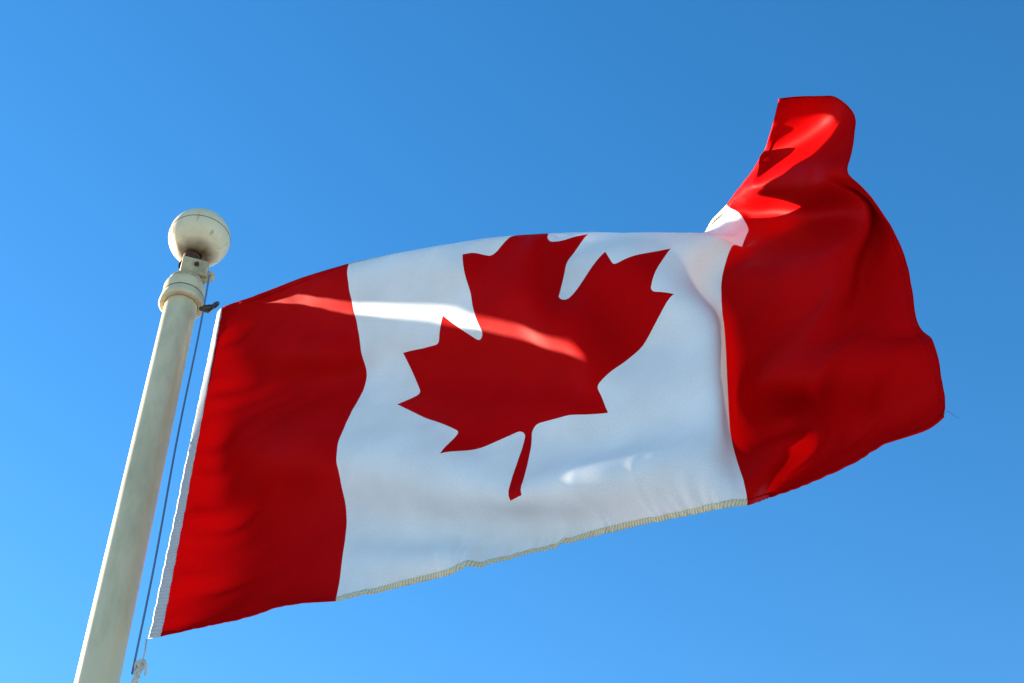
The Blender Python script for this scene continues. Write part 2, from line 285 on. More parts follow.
# ------------------------------------------------------------------ the cloth surface
# Waving shape of the cloth: a lattice of 65 x 129 points (metres, relative to eye height), nearly unstretched, folded over along its top
# (plain numbers: differences between neighbouring lattice points along both directions, in steps of 0.3 mm; x, y, z sheets in turn)
LATTICE = [
-3030,48,63,65,47,41,41,41,39,38,38,41,59,59,40,40,58,58,39,35,35,38,58,58,37,35,37,54,39,54,39,52,38,63,78,64,61,60,60,58,38,54,54,59,65,63,60,59,53,43,35,50,65,64,61,58,53,38,30,54,
67,64,60,59,57,41,32,55,67,62,55,56,58,46,23,37,60,64,66,64,63,60,58,60,63,64,64,64,62,61,56,40,27,39,37,32,14,23,8,6,18,7,-6,-8,-6,19,12,20,19,14,4,2,19,19,12,15,-2,-3,-2,6,4,-4,1,
-10,-6,-6,-5,-5,-5,1,8,-5,-8,5,8,6,5,5,6,4,3,-11,-10,4,4,-11,-11,3,4,4,2,-13,-13,2,1,3,-9,4,-6,7,-1,13,-4,-17,-4,-1,0,-1,-2,3,3,9,3,-4,-4,-1,-1,3,7,10,1,-7,-5,-2,-1,3,9,11,-2,-6,-5,
-2,0,2,8,8,-3,-6,-4,0,-1,1,7,13,1,-11,-7,-5,-1,-1,0,1,0,-2,-2,-2,-3,-1,-1,1,8,13,6,3,-8,-12,-20,-2,1,-8,-11,13,13,11,-15,-3,-1,0,3,7,9,6,20,25,5,8,2,1,-4,-1,3,-3,3,0,0,0,3,5,1,3,-1,
-1,2,4,4,4,5,3,5,1,-4,-5,0,-1,-5,-4,-1,2,1,0,-5,-5,0,2,0,-3,-1,-3,0,-2,1,-3,-4,-2,-1,-4,-4,3,17,1,-5,-3,-3,-3,-1,2,1,-1,6,2,-1,-2,-2,0,1,6,8,0,-5,-1,0,-1,0,5,7,-3,-4,-1,0,1,-1,3,9,2,
-5,-6,-5,-3,0,1,0,-1,-2,-2,-2,0,-1,-1,1,6,11,6,9,12,12,5,-4,-5,-9,3,-8,-7,-12,-9,-10,-13,-4,1,5,20,17,5,3,11,13,9,3,-1,-1,1,1,1,0,-1,1,2,7,1,1,2,0,1,1,2,2,2,3,1,2,-1,0,-1,0,-1,-2,0,
0,1,0,0,-1,1,2,0,-1,0,-2,-3,-4,-6,-3,-3,-1,-2,2,4,2,0,-15,1,13,-1,-14,-1,12,0,-10,2,4,2,0,0,-1,-2,2,4,2,-1,0,2,1,-1,1,4,-1,-2,0,1,-1,-1,1,5,4,-2,-4,-4,-2,-1,0,0,0,-1,-2,-1,-2,0,0,1,
3,6,4,6,12,16,18,3,0,-1,0,-1,-3,-4,-10,-15,-20,-19,-9,2,12,7,1,3,11,15,16,9,3,1,2,0,2,0,0,-1,1,9,1,1,1,2,0,0,0,0,0,1,1,0,3,2,1,1,2,0,0,0,0,0,0,1,0,1,0,0,-2,-1,-1,-2,-2,-4,-6,-3,-2,0,
-1,-2,-3,10,-2,-14,0,15,0,-14,-3,15,5,-1,-5,-2,-1,-1,-2,-1,1,0,0,1,12,-1,-4,-2,0,-1,0,2,0,-1,-2,-1,5,4,2,-2,-2,-3,-2,-1,1,-1,-1,-1,-1,0,-1,1,0,3,3,4,3,6,14,17,14,8,1,-1,-2,-2,0,-2,-2,
-7,-16,-23,-16,-8,0,4,3,4,10,14,17,12,6,2,2,2,1,0,-2,-3,0,1,1,0,1,1,-1,-1,-1,0,-1,1,1,2,1,3,1,3,2,2,-1,0,1,0,0,1,-1,1,-1,0,-1,-1,-1,-1,-4,-2,-3,-4,-2,0,2,9,-10,-7,-4,-4,14,3,-4,-14,
2,13,0,-15,0,14,-1,-14,-3,0,0,3,15,1,0,-1,-3,-15,3,-1,-5,-1,0,3,13,0,1,4,3,-1,-2,-2,0,-1,0,0,-1,-1,0,1,1,0,2,2,3,4,6,11,5,13,13,9,2,-1,-1,-1,0,-1,0,-3,-8,-18,-27,-14,-2,1,1,3,7,13,16,
13,9,5,4,2,1,-2,-7,-20,1,0,1,0,1,0,-1,-1,-2,0,-1,1,0,2,0,3,1,3,2,2,-1,1,1,1,-1,1,0,0,1,-1,-2,-2,-4,2,1,-3,-3,-3,-6,-5,-9,7,2,0,3,-11,-2,3,15,-1,-14,-2,15,0,-14,0,15,1,-1,2,-1,-3,-15,
-3,1,0,15,2,-4,-2,0,1,-1,-13,-2,5,10,6,2,-2,-2,-1,0,0,-1,0,0,0,1,2,-1,1,1,3,3,6,10,-2,4,12,15,11,5,-1,-1,0,0,-1,1,-2,-6,-22,-26,-14,-2,0,0,1,4,11,13,14,11,7,4,2,-2,-9,-27,1,0,0,1,0,
0,-1,-1,-1,-1,-1,-1,1,-1,2,0,1,2,1,3,2,0,2,1,2,0,0,1,0,1,1,0,1,-2,-2,-2,-1,-6,-3,-5,-5,1,0,-1,0,-4,-1,2,8,-14,-1,2,2,1,0,4,5,-13,1,13,1,-15,-2,13,-1,-14,-1,1,7,2,0,-3,-8,-3,3,15,-2,
3,3,-1,-2,-1,0,-1,1,0,0,-2,-5,-7,12,2,1,1,1,3,5,-3,2,7,12,16,14,7,2,1,-1,1,-1,1,-2,-10,-22,-24,-12,-3,-1,1,0,2,7,10,13,11,8,4,0,-4,2,1,0,0,0,1,0,0,-1,0,-2,-1,-1,-1,-1,-1,1,0,0,2,2,3,
3,1,4,1,1,1,0,0,0,1,2,2,-2,-1,-2,-2,-1,-3,-5,-2,-1,-2,-2,-3,-2,-2,-4,-8,8,-1,0,0,1,0,-2,-2,14,2,-12,11,0,-1,-13,-2,15,2,0,-4,-4,0,0,4,1,1,-1,0,-3,2,0,-2,-2,0,1,0,3,1,1,-2,-1,-1,-2,0,
-2,-1,-6,-8,9,7,5,7,13,17,15,8,3,2,0,1,-1,0,-3,-12,-22,-22,-11,-2,-1,1,0,1,4,7,10,10,11,5,3,4,1,-1,0,1,0,2,0,0,-1,-1,-1,-1,-2,-1,-1,-1,0,0,0,1,3,3,4,2,2,3,1,1,0,0,-1,-2,-2,3,1,1,-1,
-1,-1,-1,-1,-4,-2,-2,-2,-5,-2,-4,-4,2,-1,-1,0,0,-1,-1,-2,2,13,1,-14,0,12,-2,-12,14,2,-1,-3,-7,-1,-3,-6,2,11,-12,0,13,-2,-1,0,1,-1,1,2,2,5,-3,-1,-3,-12,6,2,-1,-3,-2,-2,1,6,2,5,7,12,16,
17,8,2,1,0,1,0,0,-4,-13,-22,-19,-11,-2,-1,0,0,1,2,5,9,11,10,7,5,1,-1,0,0,2,1,2,0,0,-1,-1,-1,-1,-1,-2,-2,-1,-1,0,0,1,2,2,2,5,3,2,3,2,0,0,-1,-2,0,0,0,1,-1,0,0,-2,0,-2,-3,-4,-1,-4,-2,-4,
0,-3,-2,-1,-1,0,4,7,2,-6,6,1,-2,-15,-1,12,-12,-4,1,5,-1,0,3,8,-2,-15,0,12,-12,-2,3,5,2,3,0,1,-3,-6,12,2,3,11,-10,-6,-4,-4,-2,-1,1,1,2,2,4,5,14,17,18,8,2,-1,0,0,0,0,-5,-15,-22,-16,-9,
-3,0,1,0,1,1,4,8,10,8,1,1,0,-1,0,1,2,2,2,0,1,-1,0,-2,-1,-1,-2,-2,-1,-2,-1,0,-1,0,1,2,3,5,4,3,4,1,2,3,-4,-2,-1,-1,0,-1,0,-1,-1,-1,0,-2,-2,-3,-3,-1,-3,-3,-5,-2,-1,-1,3,0,3,0,1,12,-6,-2,
0,5,-7,-13,11,-6,-10,-2,1,1,0,0,6,-7,4,5,6,-3,-4,7,-1,8,0,10,-11,-3,0,0,-2,-3,-3,-2,-2,0,-1,0,3,1,1,3,6,14,20,15,8,1,-1,-1,1,0,-1,-7,-16,-20,-16,-6,-3,0,0,1,2,2,4,10,17,26,1,0,0,0,0,
2,2,2,2,1,1,0,1,-1,-1,-1,-2,-3,-2,-2,-2,-2,-1,-1,-1,1,2,2,4,5,5,2,0,1,0,0,-1,0,0,-1,0,0,-1,-1,0,-2,-1,-1,-1,-3,-2,-3,-3,-5,3,-3,-3,1,-1,-3,-5,3,3,3,1,-11,11,-15,-12,2,3,5,3,4,6,-2,-2,
-1,2,1,8,1,3,11,-11,-5,-11,10,2,-3,-13,4,2,-1,0,-1,1,-2,2,1,1,0,1,2,5,12,24,19,6,0,-2,-2,0,1,0,-7,-19,-20,-14,-7,-2,1,1,1,2,1,10,15,19,1,0,0,0,0,1,3,3,2,1,2,1,1,1,0,-1,-1,-1,-1,-3,-3,
-2,-3,-2,-2,-2,-1,0,2,3,5,4,1,3,2,0,0,0,-1,0,0,-1,0,0,-1,0,-1,0,-1,0,-1,0,-5,-3,-7,-3,-1,-3,-4,-3,-5,3,0,-3,-7,7,-3,-2,9,-10,-3,9,5,3,1,-1,-1,0,-2,-2,-4,0,-3,-11,12,17,-2,-14,0,15,0,
-5,-3,0,-1,0,0,4,3,-1,-1,-1,-2,0,0,5,13,23,22,7,0,-1,-2,0,0,-2,-9,-19,-20,-12,-5,-1,0,2,2,3,4,10,8,1,0,0,-1,1,1,1,3,2,3,2,2,1,2,1,2,0,0,-1,-1,-2,-3,-3,-4,-3,-2,-2,-1,0,0,3,6,8,0,-2,
-1,0,-1,1,-1,0,0,0,-1,0,0,0,-1,1,-1,0,0,0,-2,-5,-8,-3,-1,-2,-4,-4,-2,-2,-1,-3,3,0,1,6,14,-2,-7,-3,-1,-1,-1,-1,-1,0,0,1,3,-5,5,-12,-2,-1,0,-1,1,0,6,3,2,1,1,-2,4,1,-1,-2,-1,0,-2,0,-1,
5,12,25,22,8,0,-2,-2,-1,-1,-3,-11,-21,-18,-9,-3,0,0,3,3,2,2,1,1,0,-1,1,-1,0,2,1,4,2,2,2,3,1,3,1,2,1,1,0,-1,-1,-1,-3,-3,-4,-3,-2,-2,0,0,1,3,3,0,0,0,0,-1,1,-1,0,0,0,0,0,0,0,0,0,0,0,0,
-1,0,-5,-8,-5,-3,-3,-2,-2,-1,-2,0,1,1,1,3,8,-1,-4,-2,-2,-2,-1,-1,0,0,0,0,1,-3,-3,2,-8,3,15,1,-16,-1,7,3,2,1,-1,0,-3,-1,2,0,-1,-1,0,-2,0,0,3,13,25,22,8,1,-1,-2,-2,-2,-4,-13,-23,-12,-6,
-4,0,1,1,1,-2,0,1,-1,1,-1,0,0,0,2,1,2,2,2,2,3,2,3,2,2,2,2,1,0,-1,0,-2,-2,-3,-3,-3,-2,-2,0,1,-3,1,1,1,0,0,-1,0,0,0,-1,1,0,0,0,-1,1,0,0,0,2,-1,0,-7,-6,-7,-3,-2,-1,-1,-1,0,1,0,1,1,4,-2,
-2,-1,-5,-1,0,1,0,1,0,0,-2,0,-1,0,0,3,-6,6,7,2,-2,-4,-1,0,-1,-6,-2,2,1,2,0,-1,-1,0,-1,-1,0,3,12,26,23,9,1,-1,-2,-2,-2,-4,-11,-21,-13,-8,-4,-1,0,0,0,3,1,0,-1,0,0,0,-1,0,1,2,2,1,2,1,2,
2,3,3,2,2,3,2,1,1,0,-1,-2,-2,-1,-4,-3,-5,-5,2,2,2,1,-1,-2,0,-1,0,-1,1,-1,0,0,0,1,-1,0,0,1,0,3,4,-5,-10,-5,-4,-4,-1,-1,-1,0,0,2,0,1,1,0,-2,-3,-8,4,2,0,0,-1,1,-1,0,-2,0,1,-1,1,-1,0,0,
4,-7,2,1,1,-2,-2,-1,0,2,1,1,-1,-1,-1,-1,-1,0,0,3,13,24,23,9,2,0,-1,-3,-2,-6,-18,-16,-15,-7,-2,0,1,2,5,1,-1,0,-1,0,-1,0,0,0,0,0,1,1,2,1,2,2,2,3,3,2,3,2,2,2,0,1,0,-1,-1,-3,-3,-2,-2,0,
-1,-1,0,1,-2,-1,-2,0,0,-1,0,-1,0,0,0,-1,-1,-1,-1,-1,-1,2,1,-2,-5,-3,-4,-2,0,0,0,0,1,0,2,1,2,0,1,-3,-3,-1,-1,-1,-2,-1,-1,0,-1,-1,0,0,-1,0,0,0,-1,-1,0,0,0,0,1,-1,-1,1,0,1,-1,-2,0,-2,-1,
0,1,3,13,25,22,9,2,0,0,-3,-4,-11,-24,-18,-8,-3,0,2,3,0,1,-1,-1,0,-1,0,-1,-1,-1,-1,0,1,0,1,1,1,1,2,1,2,3,2,4,2,2,2,2,2,1,0,0,-1,-2,-1,-2,-1,-1,1,1,-1,-2,-1,-2,-3,0,-2,0,-1,-1,1,0,-2,
-3,-2,-3,-3,4,3,1,0,-3,-3,-3,-2,0,0,0,0,1,2,4,1,3,5,-6,-3,-3,-3,-2,-2,-2,-2,-1,0,-1,0,-1,0,-1,1,-1,0,0,0,-2,1,4,0,-2,-2,-1,-1,0,0,-1,-2,-1,-1,0,0,0,5,13,25,21,9,2,0,0,-2,-6,-15,-19,
-18,-8,-2,1,3,1,1,-1,-1,-1,-1,0,-1,-2,-1,-1,0,-1,0,0,0,0,1,1,1,2,1,2,2,2,3,3,1,3,1,1,1,1,0,0,0,0,0,0,0,2,0,-2,-2,-3,-4,0,-1,0,-1,-2,-1,0,0,-1,0,-1,0,1,0,0,-1,-1,-3,-3,-2,0,0,1,0,2,2,
2,1,3,-1,-3,-3,-2,-3,-2,-2,-2,-2,-1,0,-1,0,0,0,-1,1,0,0,-2,-1,-1,0,2,-1,-1,-2,0,0,0,0,-2,-2,-2,2,0,0,0,4,14,25,19,8,4,1,-1,-2,-6,-13,-22,-16,-8,-1,1,1,1,-2,-1,-1,1,-2,0,-2,-2,-2,-1,
0,-1,-1,1,0,0,0,1,0,1,1,1,2,1,2,2,0,3,1,1,1,1,2,3,1,2,1,0,1,3,-1,-2,-4,-5,-6,6,2,0,0,-1,0,1,-1,-1,0,0,-2,-1,-1,1,-1,0,-2,-3,-4,0,0,0,2,3,0,1,1,0,-1,-1,-2,-2,-3,-2,-2,-2,-2,-2,1,0,0,
-1,1,-1,1,-2,-1,-2,1,1,-1,-1,-2,-2,-1,0,0,1,1,1,0,-4,-1,0,0,0,4,14,25,18,7,4,2,1,-1,-6,-14,-18,-15,-10,-4,-1,1,-1,-2,0,-2,0,-2,-1,-3,0,-2,-1,-1,0,-1,0,0,0,-1,1,0,1,0,1,1,1,1,0,0,2,0,
1,0,4,4,3,2,2,2,1,0,3,2,2,0,-2,1,-1,1,-1,-1,0,-1,0,0,-1,-2,-1,-2,0,-2,0,-1,-1,-2,-3,-3,0,-1,1,2,2,0,0,1,0,-1,-1,-1,-2,-3,-1,-3,-2,-1,0,0,0,0,-1,0,-1,-1,-3,0,2,0,-2,-3,-4,-1,0,-1,1,1,
1,1,0,-2,-2,-1,-1,1,0,5,15,25,15,7,5,1,2,1,-6,-2,-12,-22,-18,-11,1,-2,-1,-2,1,-1,-2,-2,-1,-3,0,-2,0,-1,-1,0,-1,0,0,-1,0,0,1,0,0,1,1,1,0,0,2,2,2,2,1,3,3,3,2,1,3,3,4,6,6,5,-7,-2,0,-3,
0,-2,-1,0,-1,0,1,-4,-2,-2,-1,-1,-1,-1,-1,-1,-4,-4,-1,1,2,1,1,0,-1,0,0,1,0,-1,-1,-3,-1,-3,-1,-2,-1,-1,0,0,0,-1,-2,-2,1,0,0,-3,-5,-2,-2,-1,1,-1,1,0,1,0,0,-1,-1,0,-2,1,1,6,15,23,15,6,5,
3,2,3,11,-5,-15,-21,-20,1,-2,-2,0,-1,0,-2,-2,-2,-1,-2,0,-2,0,-1,-1,0,-1,0,0,0,-1,0,0,1,0,1,0,0,2,1,1,4,0,2,2,2,2,3,3,2,2,4,4,5,3,0,1,-2,1,-1,0,-2,-1,-1,1,4,-5,-2,-3,-1,-1,-1,-1,-1,-2,
-2,-6,-3,-1,0,3,4,-4,-1,-1,2,1,1,2,-1,-1,-3,-2,-3,-3,-2,-2,2,1,0,-1,-3,-1,0,2,-1,-4,-5,-3,-2,-1,-1,1,-1,1,0,1,0,0,-2,0,0,-1,0,1,6,17,20,14,7,4,3,18,4,-4,-2,-6,-7,1,-2,-1,-2,0,-1,0,-3,
-1,-1,-2,-1,-1,-1,-1,-1,0,-1,0,0,-1,1,-1,0,0,1,0,1,0,0,1,1,0,3,2,2,3,2,2,3,3,2,2,3,2,4,3,0,0,2,1,0,0,-1,-1,-3,-5,4,0,0,-1,-2,-1,0,-2,-1,-3,-4,-8,-3,-1,-2,-5,4,3,2,2,3,3,1,1,-2,-1,-2,
-4,-1,-1,-1,1,0,-1,-2,-2,-1,1,1,1,-5,-3,-4,-3,-2,-2,-1,0,-1,0,0,1,0,0,-2,0,0,0,0,2,8,16,18,11,7,8,23,-1,-3,-2,-3,-8,1,-2,-2,0,0,-1,-2,0,-2,-1,-1,-3,0,-2,0,0,-2,0,-1,0,0,-1,1,0,0,0,1,
0,1,0,0,0,1,1,2,2,2,3,3,3,2,3,2,1,2,1,2,2,2,2,1,2,1,1,0,-1,-5,1,0,-1,-1,0,-1,-1,-1,-2,-3,-4,-7,-6,-2,-1,-2,1,1,3,3,3,3,2,0,1,-1,-2,-1,-3,0,2,-3,-1,-1,-1,-2,-2,0,0,0,1,-2,-3,-3,-4,-3,
-2,-3,0,-1,-1,-1,1,1,0,-1,-1,-1,0,2,2,8,16,17,7,29,4,4,-4,-3,-3,-1,1,-1,-2,-1,-1,0,0,-2,-1,-2,-1,-1,-1,-1,-1,-1,0,-1,0,-1,0,0,-1,1,0,0,0,1,0,0,1,1,2,-1,1,1,2,2,2,3,3,3,1,1,1,1,1,2,2,
1,3,1,3,1,1,0,1,-1,-2,-1,-1,-1,0,-1,0,-2,-2,-3,-4,-8,-5,-2,-1,0,2,2,3,1,2,3,1,0,1,0,0,-2,-3,-2,0,-1,0,-1,0,0,-2,0,4,2,-1,-2,-4,-4,-5,-4,-3,-3,-2,-1,-1,-1,0,0,0,0,0,-1,0,1,5,9,15,17,
27,4,3,-3,-3,-3,-5,1,-2,-1,-1,0,0,-1,0,-2,-1,-2,0,-2,-1,-1,-1,-1,0,-1,-1,0,0,1,-1,1,0,1,0,1,-1,0,0,-1,2,1,1,1,1,2,2,3,2,4,0,-1,1,0,2,2,2,1,3,1,3,2,2,3,0,-2,-1,-2,0,0,0,-1,0,-2,-2,-3,
-6,-7,-4,-1,0,1,3,0,2,1,2,2,1,1,1,-1,0,-3,-5,-2,0,0,2,2,0,-3,-3,0,6,4,0,0,-5,-5,-6,-4,-4,-3,-3,-2,-1,-2,-1,1,0,-1,1,-1,1,2,5,10,24,3,9,7,7,0,-2,-6,1,-2,-1,-1,0,1,-1,-1,0,-1,-1,-2,-1,
-2,-1,-1,-1,-1,0,0,0,0,-1,0,0,1,0,1,0,0,0,-1,-2,3,1,1,0,2,1,1,-1,1,-1,1,2,1,2,1,1,2,3,2,2,2,2,3,2,4,3,-1,-2,-1,0,0,0,0,0,-2,-2,-4,-7,-6,-3,0,1,1,1,0,1,2,2,1,1,0,0,-2,-3,-4,-3,-1,2,2,
4,2,-1,-4,-2,4,4,4,2,-3,-5,-5,-5,-5,-4,-3,-3,-4,-1,-2,-1,-1,1,0,0,1,0,3,9,23,-5,2,4,20,4,0,-2,1,-1,-1,0,-1,0,1,0,-1,-1,-2,-1,-2,0,-1,-2,-1,-1,-1,0,-1,0,0,0,0,0,0,1,0,2,-1,2,3,-3,-2,
1,0,0,1,2,-2,-3,-1,1,1,2,1,2,2,2,1,1,3,2,3,2,4,4,5,2,0,-1,-1,0,0,1,0,-1,-1,-3,-3,-7,-5,-3,0,1,1,0,0,1,3,1,0,1,-1,-1,-3,-2,-7,-4,7,4,4,1,0,-4,-5,1,6,5,1,-1,-2,-3,-4,-4,-4,-4,-3,-3,-4,
-2,-3,-2,0,-1,0,0,2,2,11,7,-1,-1,14,15,12,-1,2,1,-1,-1,-1,1,0,1,0,0,-1,0,-2,-1,-2,-2,-1,-1,-1,-1,-1,-1,0,-1,1,-1,0,1,0,1,0,1,-1,0,0,1,-2,0,-1,-1,-4,2,1,0,1,1,1,2,0,2,1,1,2,1,2,2,2,3,
3,5,6,4,2,-1,-2,1,1,0,1,-1,-1,-3,-5,-7,-3,-2,-1,1,0,0,1,3,2,0,0,1,0,1,0,1,1,-5,-1,1,1,-1,-4,-8,-2,5,3,0,3,2,0,-1,-1,-3,-3,-4,-4,-4,-4,-3,-2,-3,-1,0,0,2,6,10,-10,0,6,13,8,10,4,1,1,0,
0,-1,-1,1,1,2,0,-1,0,-1,-1,-2,-1,-2,-1,-2,-1,-2,-1,-1,0,-1,0,0,0,0,0,0,1,-1,-2,2,0,1,-1,-1,-2,0,-1,1,2,0,2,0,0,1,0,0,1,1,1,0,2,2,2,3,3,6,7,5,2,0,0,0,1,1,0,-1,-1,-3,-5,-8,-3,-1,0,1,0,
0,2,3,2,0,0,0,2,1,0,-2,-4,0,1,0,-2,-2,-6,-7,2,2,2,3,3,3,2,0,0,-1,-3,-2,-3,-4,-4,-4,-3,-2,-1,0,1,6,2,-13,0,16,1,1,7,5,-4,1,0,0,0,-1,1,2,1,1,1,-1,-1,-1,-1,-2,-1,-2,-1,-3,-1,-1,-2,-1,-1,
0,0,-1,0,0,1,0,3,2,-2,-2,-1,-1,-1,0,0,0,1,0,2,0,1,0,0,-1,0,0,-1,1,1,0,1,1,2,3,3,5,5,6,4,3,1,1,-1,1,2,-2,-2,-3,-6,-6,-2,-1,1,0,0,1,3,2,1,1,0,0,2,0,-3,-3,-1,0,1,-2,-4,-6,-6,0,2,3,4,4,
3,3,2,1,0,1,-1,-2,-1,-4,-4,-4,-4,-3,-1,1,4,-9,-4,6,9,-5,-3,2,10,10,1,1,0,-1,0,0,3,1,2,1,0,1,-1,-1,-1,-1,-2,-3,-1,-2,-2,-2,-1,-2,-1,-1,-1,0,0,0,1,0,1,-1,0,-1,0,0,-1,-1,1,0,0,1,2,2,0,
-1,-1,-1,-1,0,-1,0,0,1,0,1,2,2,3,3,4,7,4,4,1,3,2,2,1,-1,-4,-3,-7,-5,-1,0,1,0,0,3,3,1,0,1,0,-1,0,-1,-3,-2,1,1,-4,-4,-4,-7,-1,3,3,4,3,4,3,3,1,2,1,0,1,-1,0,-3,-4,-6,-4,-3,0,1,-12,-1,14,
-2,-5,-3,0,6,8,1,1,0,1,-1,0,2,2,2,1,2,0,1,0,-1,-1,-2,-1,-2,-2,-2,-2,-3,-2,-2,-1,-1,-1,0,0,-1,0,-2,2,0,-1,0,-1,0,0,0,-1,1,0,1,1,1,-1,-1,0,0,0,0,-1,0,-1,1,0,0,1,2,2,2,3,4,4,6,6,4,3,2,
0,-2,-4,-4,-8,-1,0,0,1,0,0,1,2,1,0,1,0,0,0,-2,-4,0,1,-4,-5,-2,-4,-3,3,3,2,3,3,2,2,2,1,1,2,1,1,0,-1,-5,-4,-6,-2,1,0,-9,5,8,-5,-3,-1,3,7,13,1,1,1,0,-1,1,0,4,2,2,1,1,1,1,0,-1,0,-1,-1,-2,
-2,-3,-2,-2,-2,-3,-1,-2,-1,-1,0,0,1,-2,-1,0,-2,0,0,-1,-1,0,0,-1,-2,-1,0,2,3,0,0,0,0,0,0,0,-1,0,1,0,0,0,3,1,2,3,7,7,6,3,3,2,-1,-4,-5,-4,-3,0,2,0,-1,-3,-2,1,2,2,0,1,0,0,-1,-1,-2,0,-5,
-2,-1,-2,-4,2,2,1,2,0,1,0,2,0,0,1,1,2,1,-3,-3,-4,-2,0,2,-1,-2,11,0,-4,-2,2,3,6,8,1,1,2,-1,1,-2,2,2,3,2,2,2,1,1,1,0,1,0,-2,-1,-1,-2,-2,-2,-3,-3,-3,-1,-2,-1,0,0,1,-4,-2,-2,0,-2,-1,0,0,
-1,-1,-1,0,-1,1,1,0,2,1,1,0,0,-1,0,0,0,-1,0,-1,1,0,1,1,2,3,5,6,4,6,3,1,-3,-4,-1,-4,0,1,3,-2,-7,-3,0,1,1,2,1,1,0,1,-2,-2,0,-3,-2,0,0,-6,0,1,1,-1,-1,-1,-1,-2,0,0,-1,0,-1,1,-2,1,-1,2,3,
5,-3,6,10,-3,-3,-1,1,3,5,6,1,2,0,1,-1,0,1,2,2,3,1,2,1,2,1,2,0,1,1,0,-2,0,-2,-2,-2,-2,-3,-3,-2,-2,-1,0,1,-5,-4,-2,-2,0,-1,-1,-1,0,-1,0,-1,-1,0,1,2,1,2,1,1,0,0,-1,-1,0,-1,-1,0,0,-1,0,
0,1,1,1,2,5,4,6,4,0,-1,0,-3,-4,-4,-5,-2,2,0,0,1,2,1,1,1,1,0,1,-1,-2,-2,0,1,-2,-5,-1,0,-2,-2,-3,-3,-3,-1,-2,-1,0,-1,0,-1,2,2,3,4,6,3,0,11,4,-5,-1,-1,0,1,1,2,1,1,1,1,0,0,-1,2,2,2,3,1,
2,1,2,1,2,0,1,1,1,0,0,-1,-2,-2,-2,-3,-3,-3,-3,-3,-3,-3,-1,-2,-1,-2,-1,-1,-1,-1,0,-1,0,0,0,0,1,1,2,2,3,0,-1,0,0,-1,-1,0,0,-2,-1,0,-1,-1,0,-1,0,1,1,5,7,4,3,2,-3,-5,-4,-4,-2,0,1,1,0,0,
1,2,1,1,1,0,0,-1,-1,0,0,0,-6,-3,-1,-2,-5,-4,-4,-1,-1,1,0,-1,1,-1,-1,2,1,6,6,6,2,1,10,-1,-3,-2,0,0,0,-1,-2,1,1,1,1,0,-1,0,0,3,2,2,2,1,2,1,2,1,2,1,1,1,1,0,0,1,-1,-1,-2,-3,-3,-4,-3,-6,
-2,-2,-2,-2,-2,-1,-2,0,-1,-1,0,-1,0,0,-1,0,1,2,2,2,1,1,0,0,0,1,-1,-1,0,-1,-2,-2,-1,-2,-1,-1,-1,0,-1,5,10,8,1,-2,-3,-4,-4,-2,1,0,-1,1,0,1,0,1,1,1,0,1,-1,0,0,0,1,-5,-5,-2,-4,-4,-5,-1,
-1,-1,-1,0,1,-1,1,-1,2,5,6,7,5,0,3,4,-5,-1,0,0,1,0,2,4,1,1,1,1,0,0,-1,0,1,3,1,1,2,1,2,1,1,1,2,1,2,0,2,1,0,1,-1,0,-1,-2,-1,-2,0,-6,-5,-3,-4,-2,-3,-1,-2,-1,-2,-1,0,-1,-1,1,-1,0,-1,1,0,
4,3,2,1,0,0,1,0,0,0,-1,-1,-3,-3,-2,-3,-2,-2,0,1,8,8,3,2,-2,-3,-2,-1,-2,0,0,0,0,0,0,1,0,0,1,2,-2,1,1,0,-1,-2,-9,-1,-2,-5,-3,-2,-2,-1,0,0,0,0,-1,2,4,7,7,4,1,1,1,-3,-2,0,0,1,1,2,1,-1,1,
1,1,0,0,0,0,0,1,0,2,2,1,1,1,1,1,2,1,1,1,2,0,2,0,1,1,-1,0,0,-2,-3,-2,0,-3,-3,-3,-3,-2,-2,-3,-1,-1,-2,-1,-1,0,-2,0,-1,-1,-1,1,2,2,4,2,1,0,0,1,1,1,1,-1,-3,-2,-3,-3,-3,-3,-3,0,3,4,5,3,1,
-1,0,-1,0,0,0,-1,0,0,0,0,0,1,1,0,0,0,0,0,-1,0,-9,-2,2,-4,-5,-4,-2,-1,-1,-1,0,1,1,4,5,5,5,3,1,-2,-1,-4,0,0,2,2,1,1,2,0,1,1,0,0,1,0,-1,0,0,2,1,1,2,0,1,1,1,1,0,2,0,1,2,0,2,1,1,0,0,-2,-2,
-3,-5,5,1,-1,-2,-2,-3,-3,-1,-3,-2,-1,-2,0,-2,-1,-1,-1,-1,-1,-1,0,3,2,3,1,0,0,0,1,2,3,-1,0,-1,-2,-1,-3,-4,-5,-4,5,3,2,2,1,1,1,1,0,-1,0,0,0,-1,0,0,0,0,0,0,1,1,0,0,-1,-1,-7,1,2,-3,-5,-5,
-4,-3,-1,0,-1,0,4,3,5,3,3,1,-1,-1,-4,0,0,2,2,2,3,3,3,6,1,0,1,1,0,-1,0,0,0,1,1,2,0,1,1,0,1,0,2,0,1,1,0,1,1,0,1,1,0,0,-1,-2,-1,1,2,0,0,-2,-2,-2,-3,-2,-2,-1,-2,-3,-1,-1,-1,-1,0,-2,-3,-1,
-1,0,0,1,2,1,2,0,-1,0,4,4,2,1,1,1,1,1,0,-4,-2,-2,-2,-2,2,2,1,0,0,-1,0,-1,0,0,-1,0,0,0,1,0,-1,0,-1,1,-1,-1,2,-1,-2,-4,-6,-5,-3,-3,-1,1,2,1,2,2,3,0,1,-2,-2,-1,0,2,2,3,4,2,2,0,1,1,0,1,
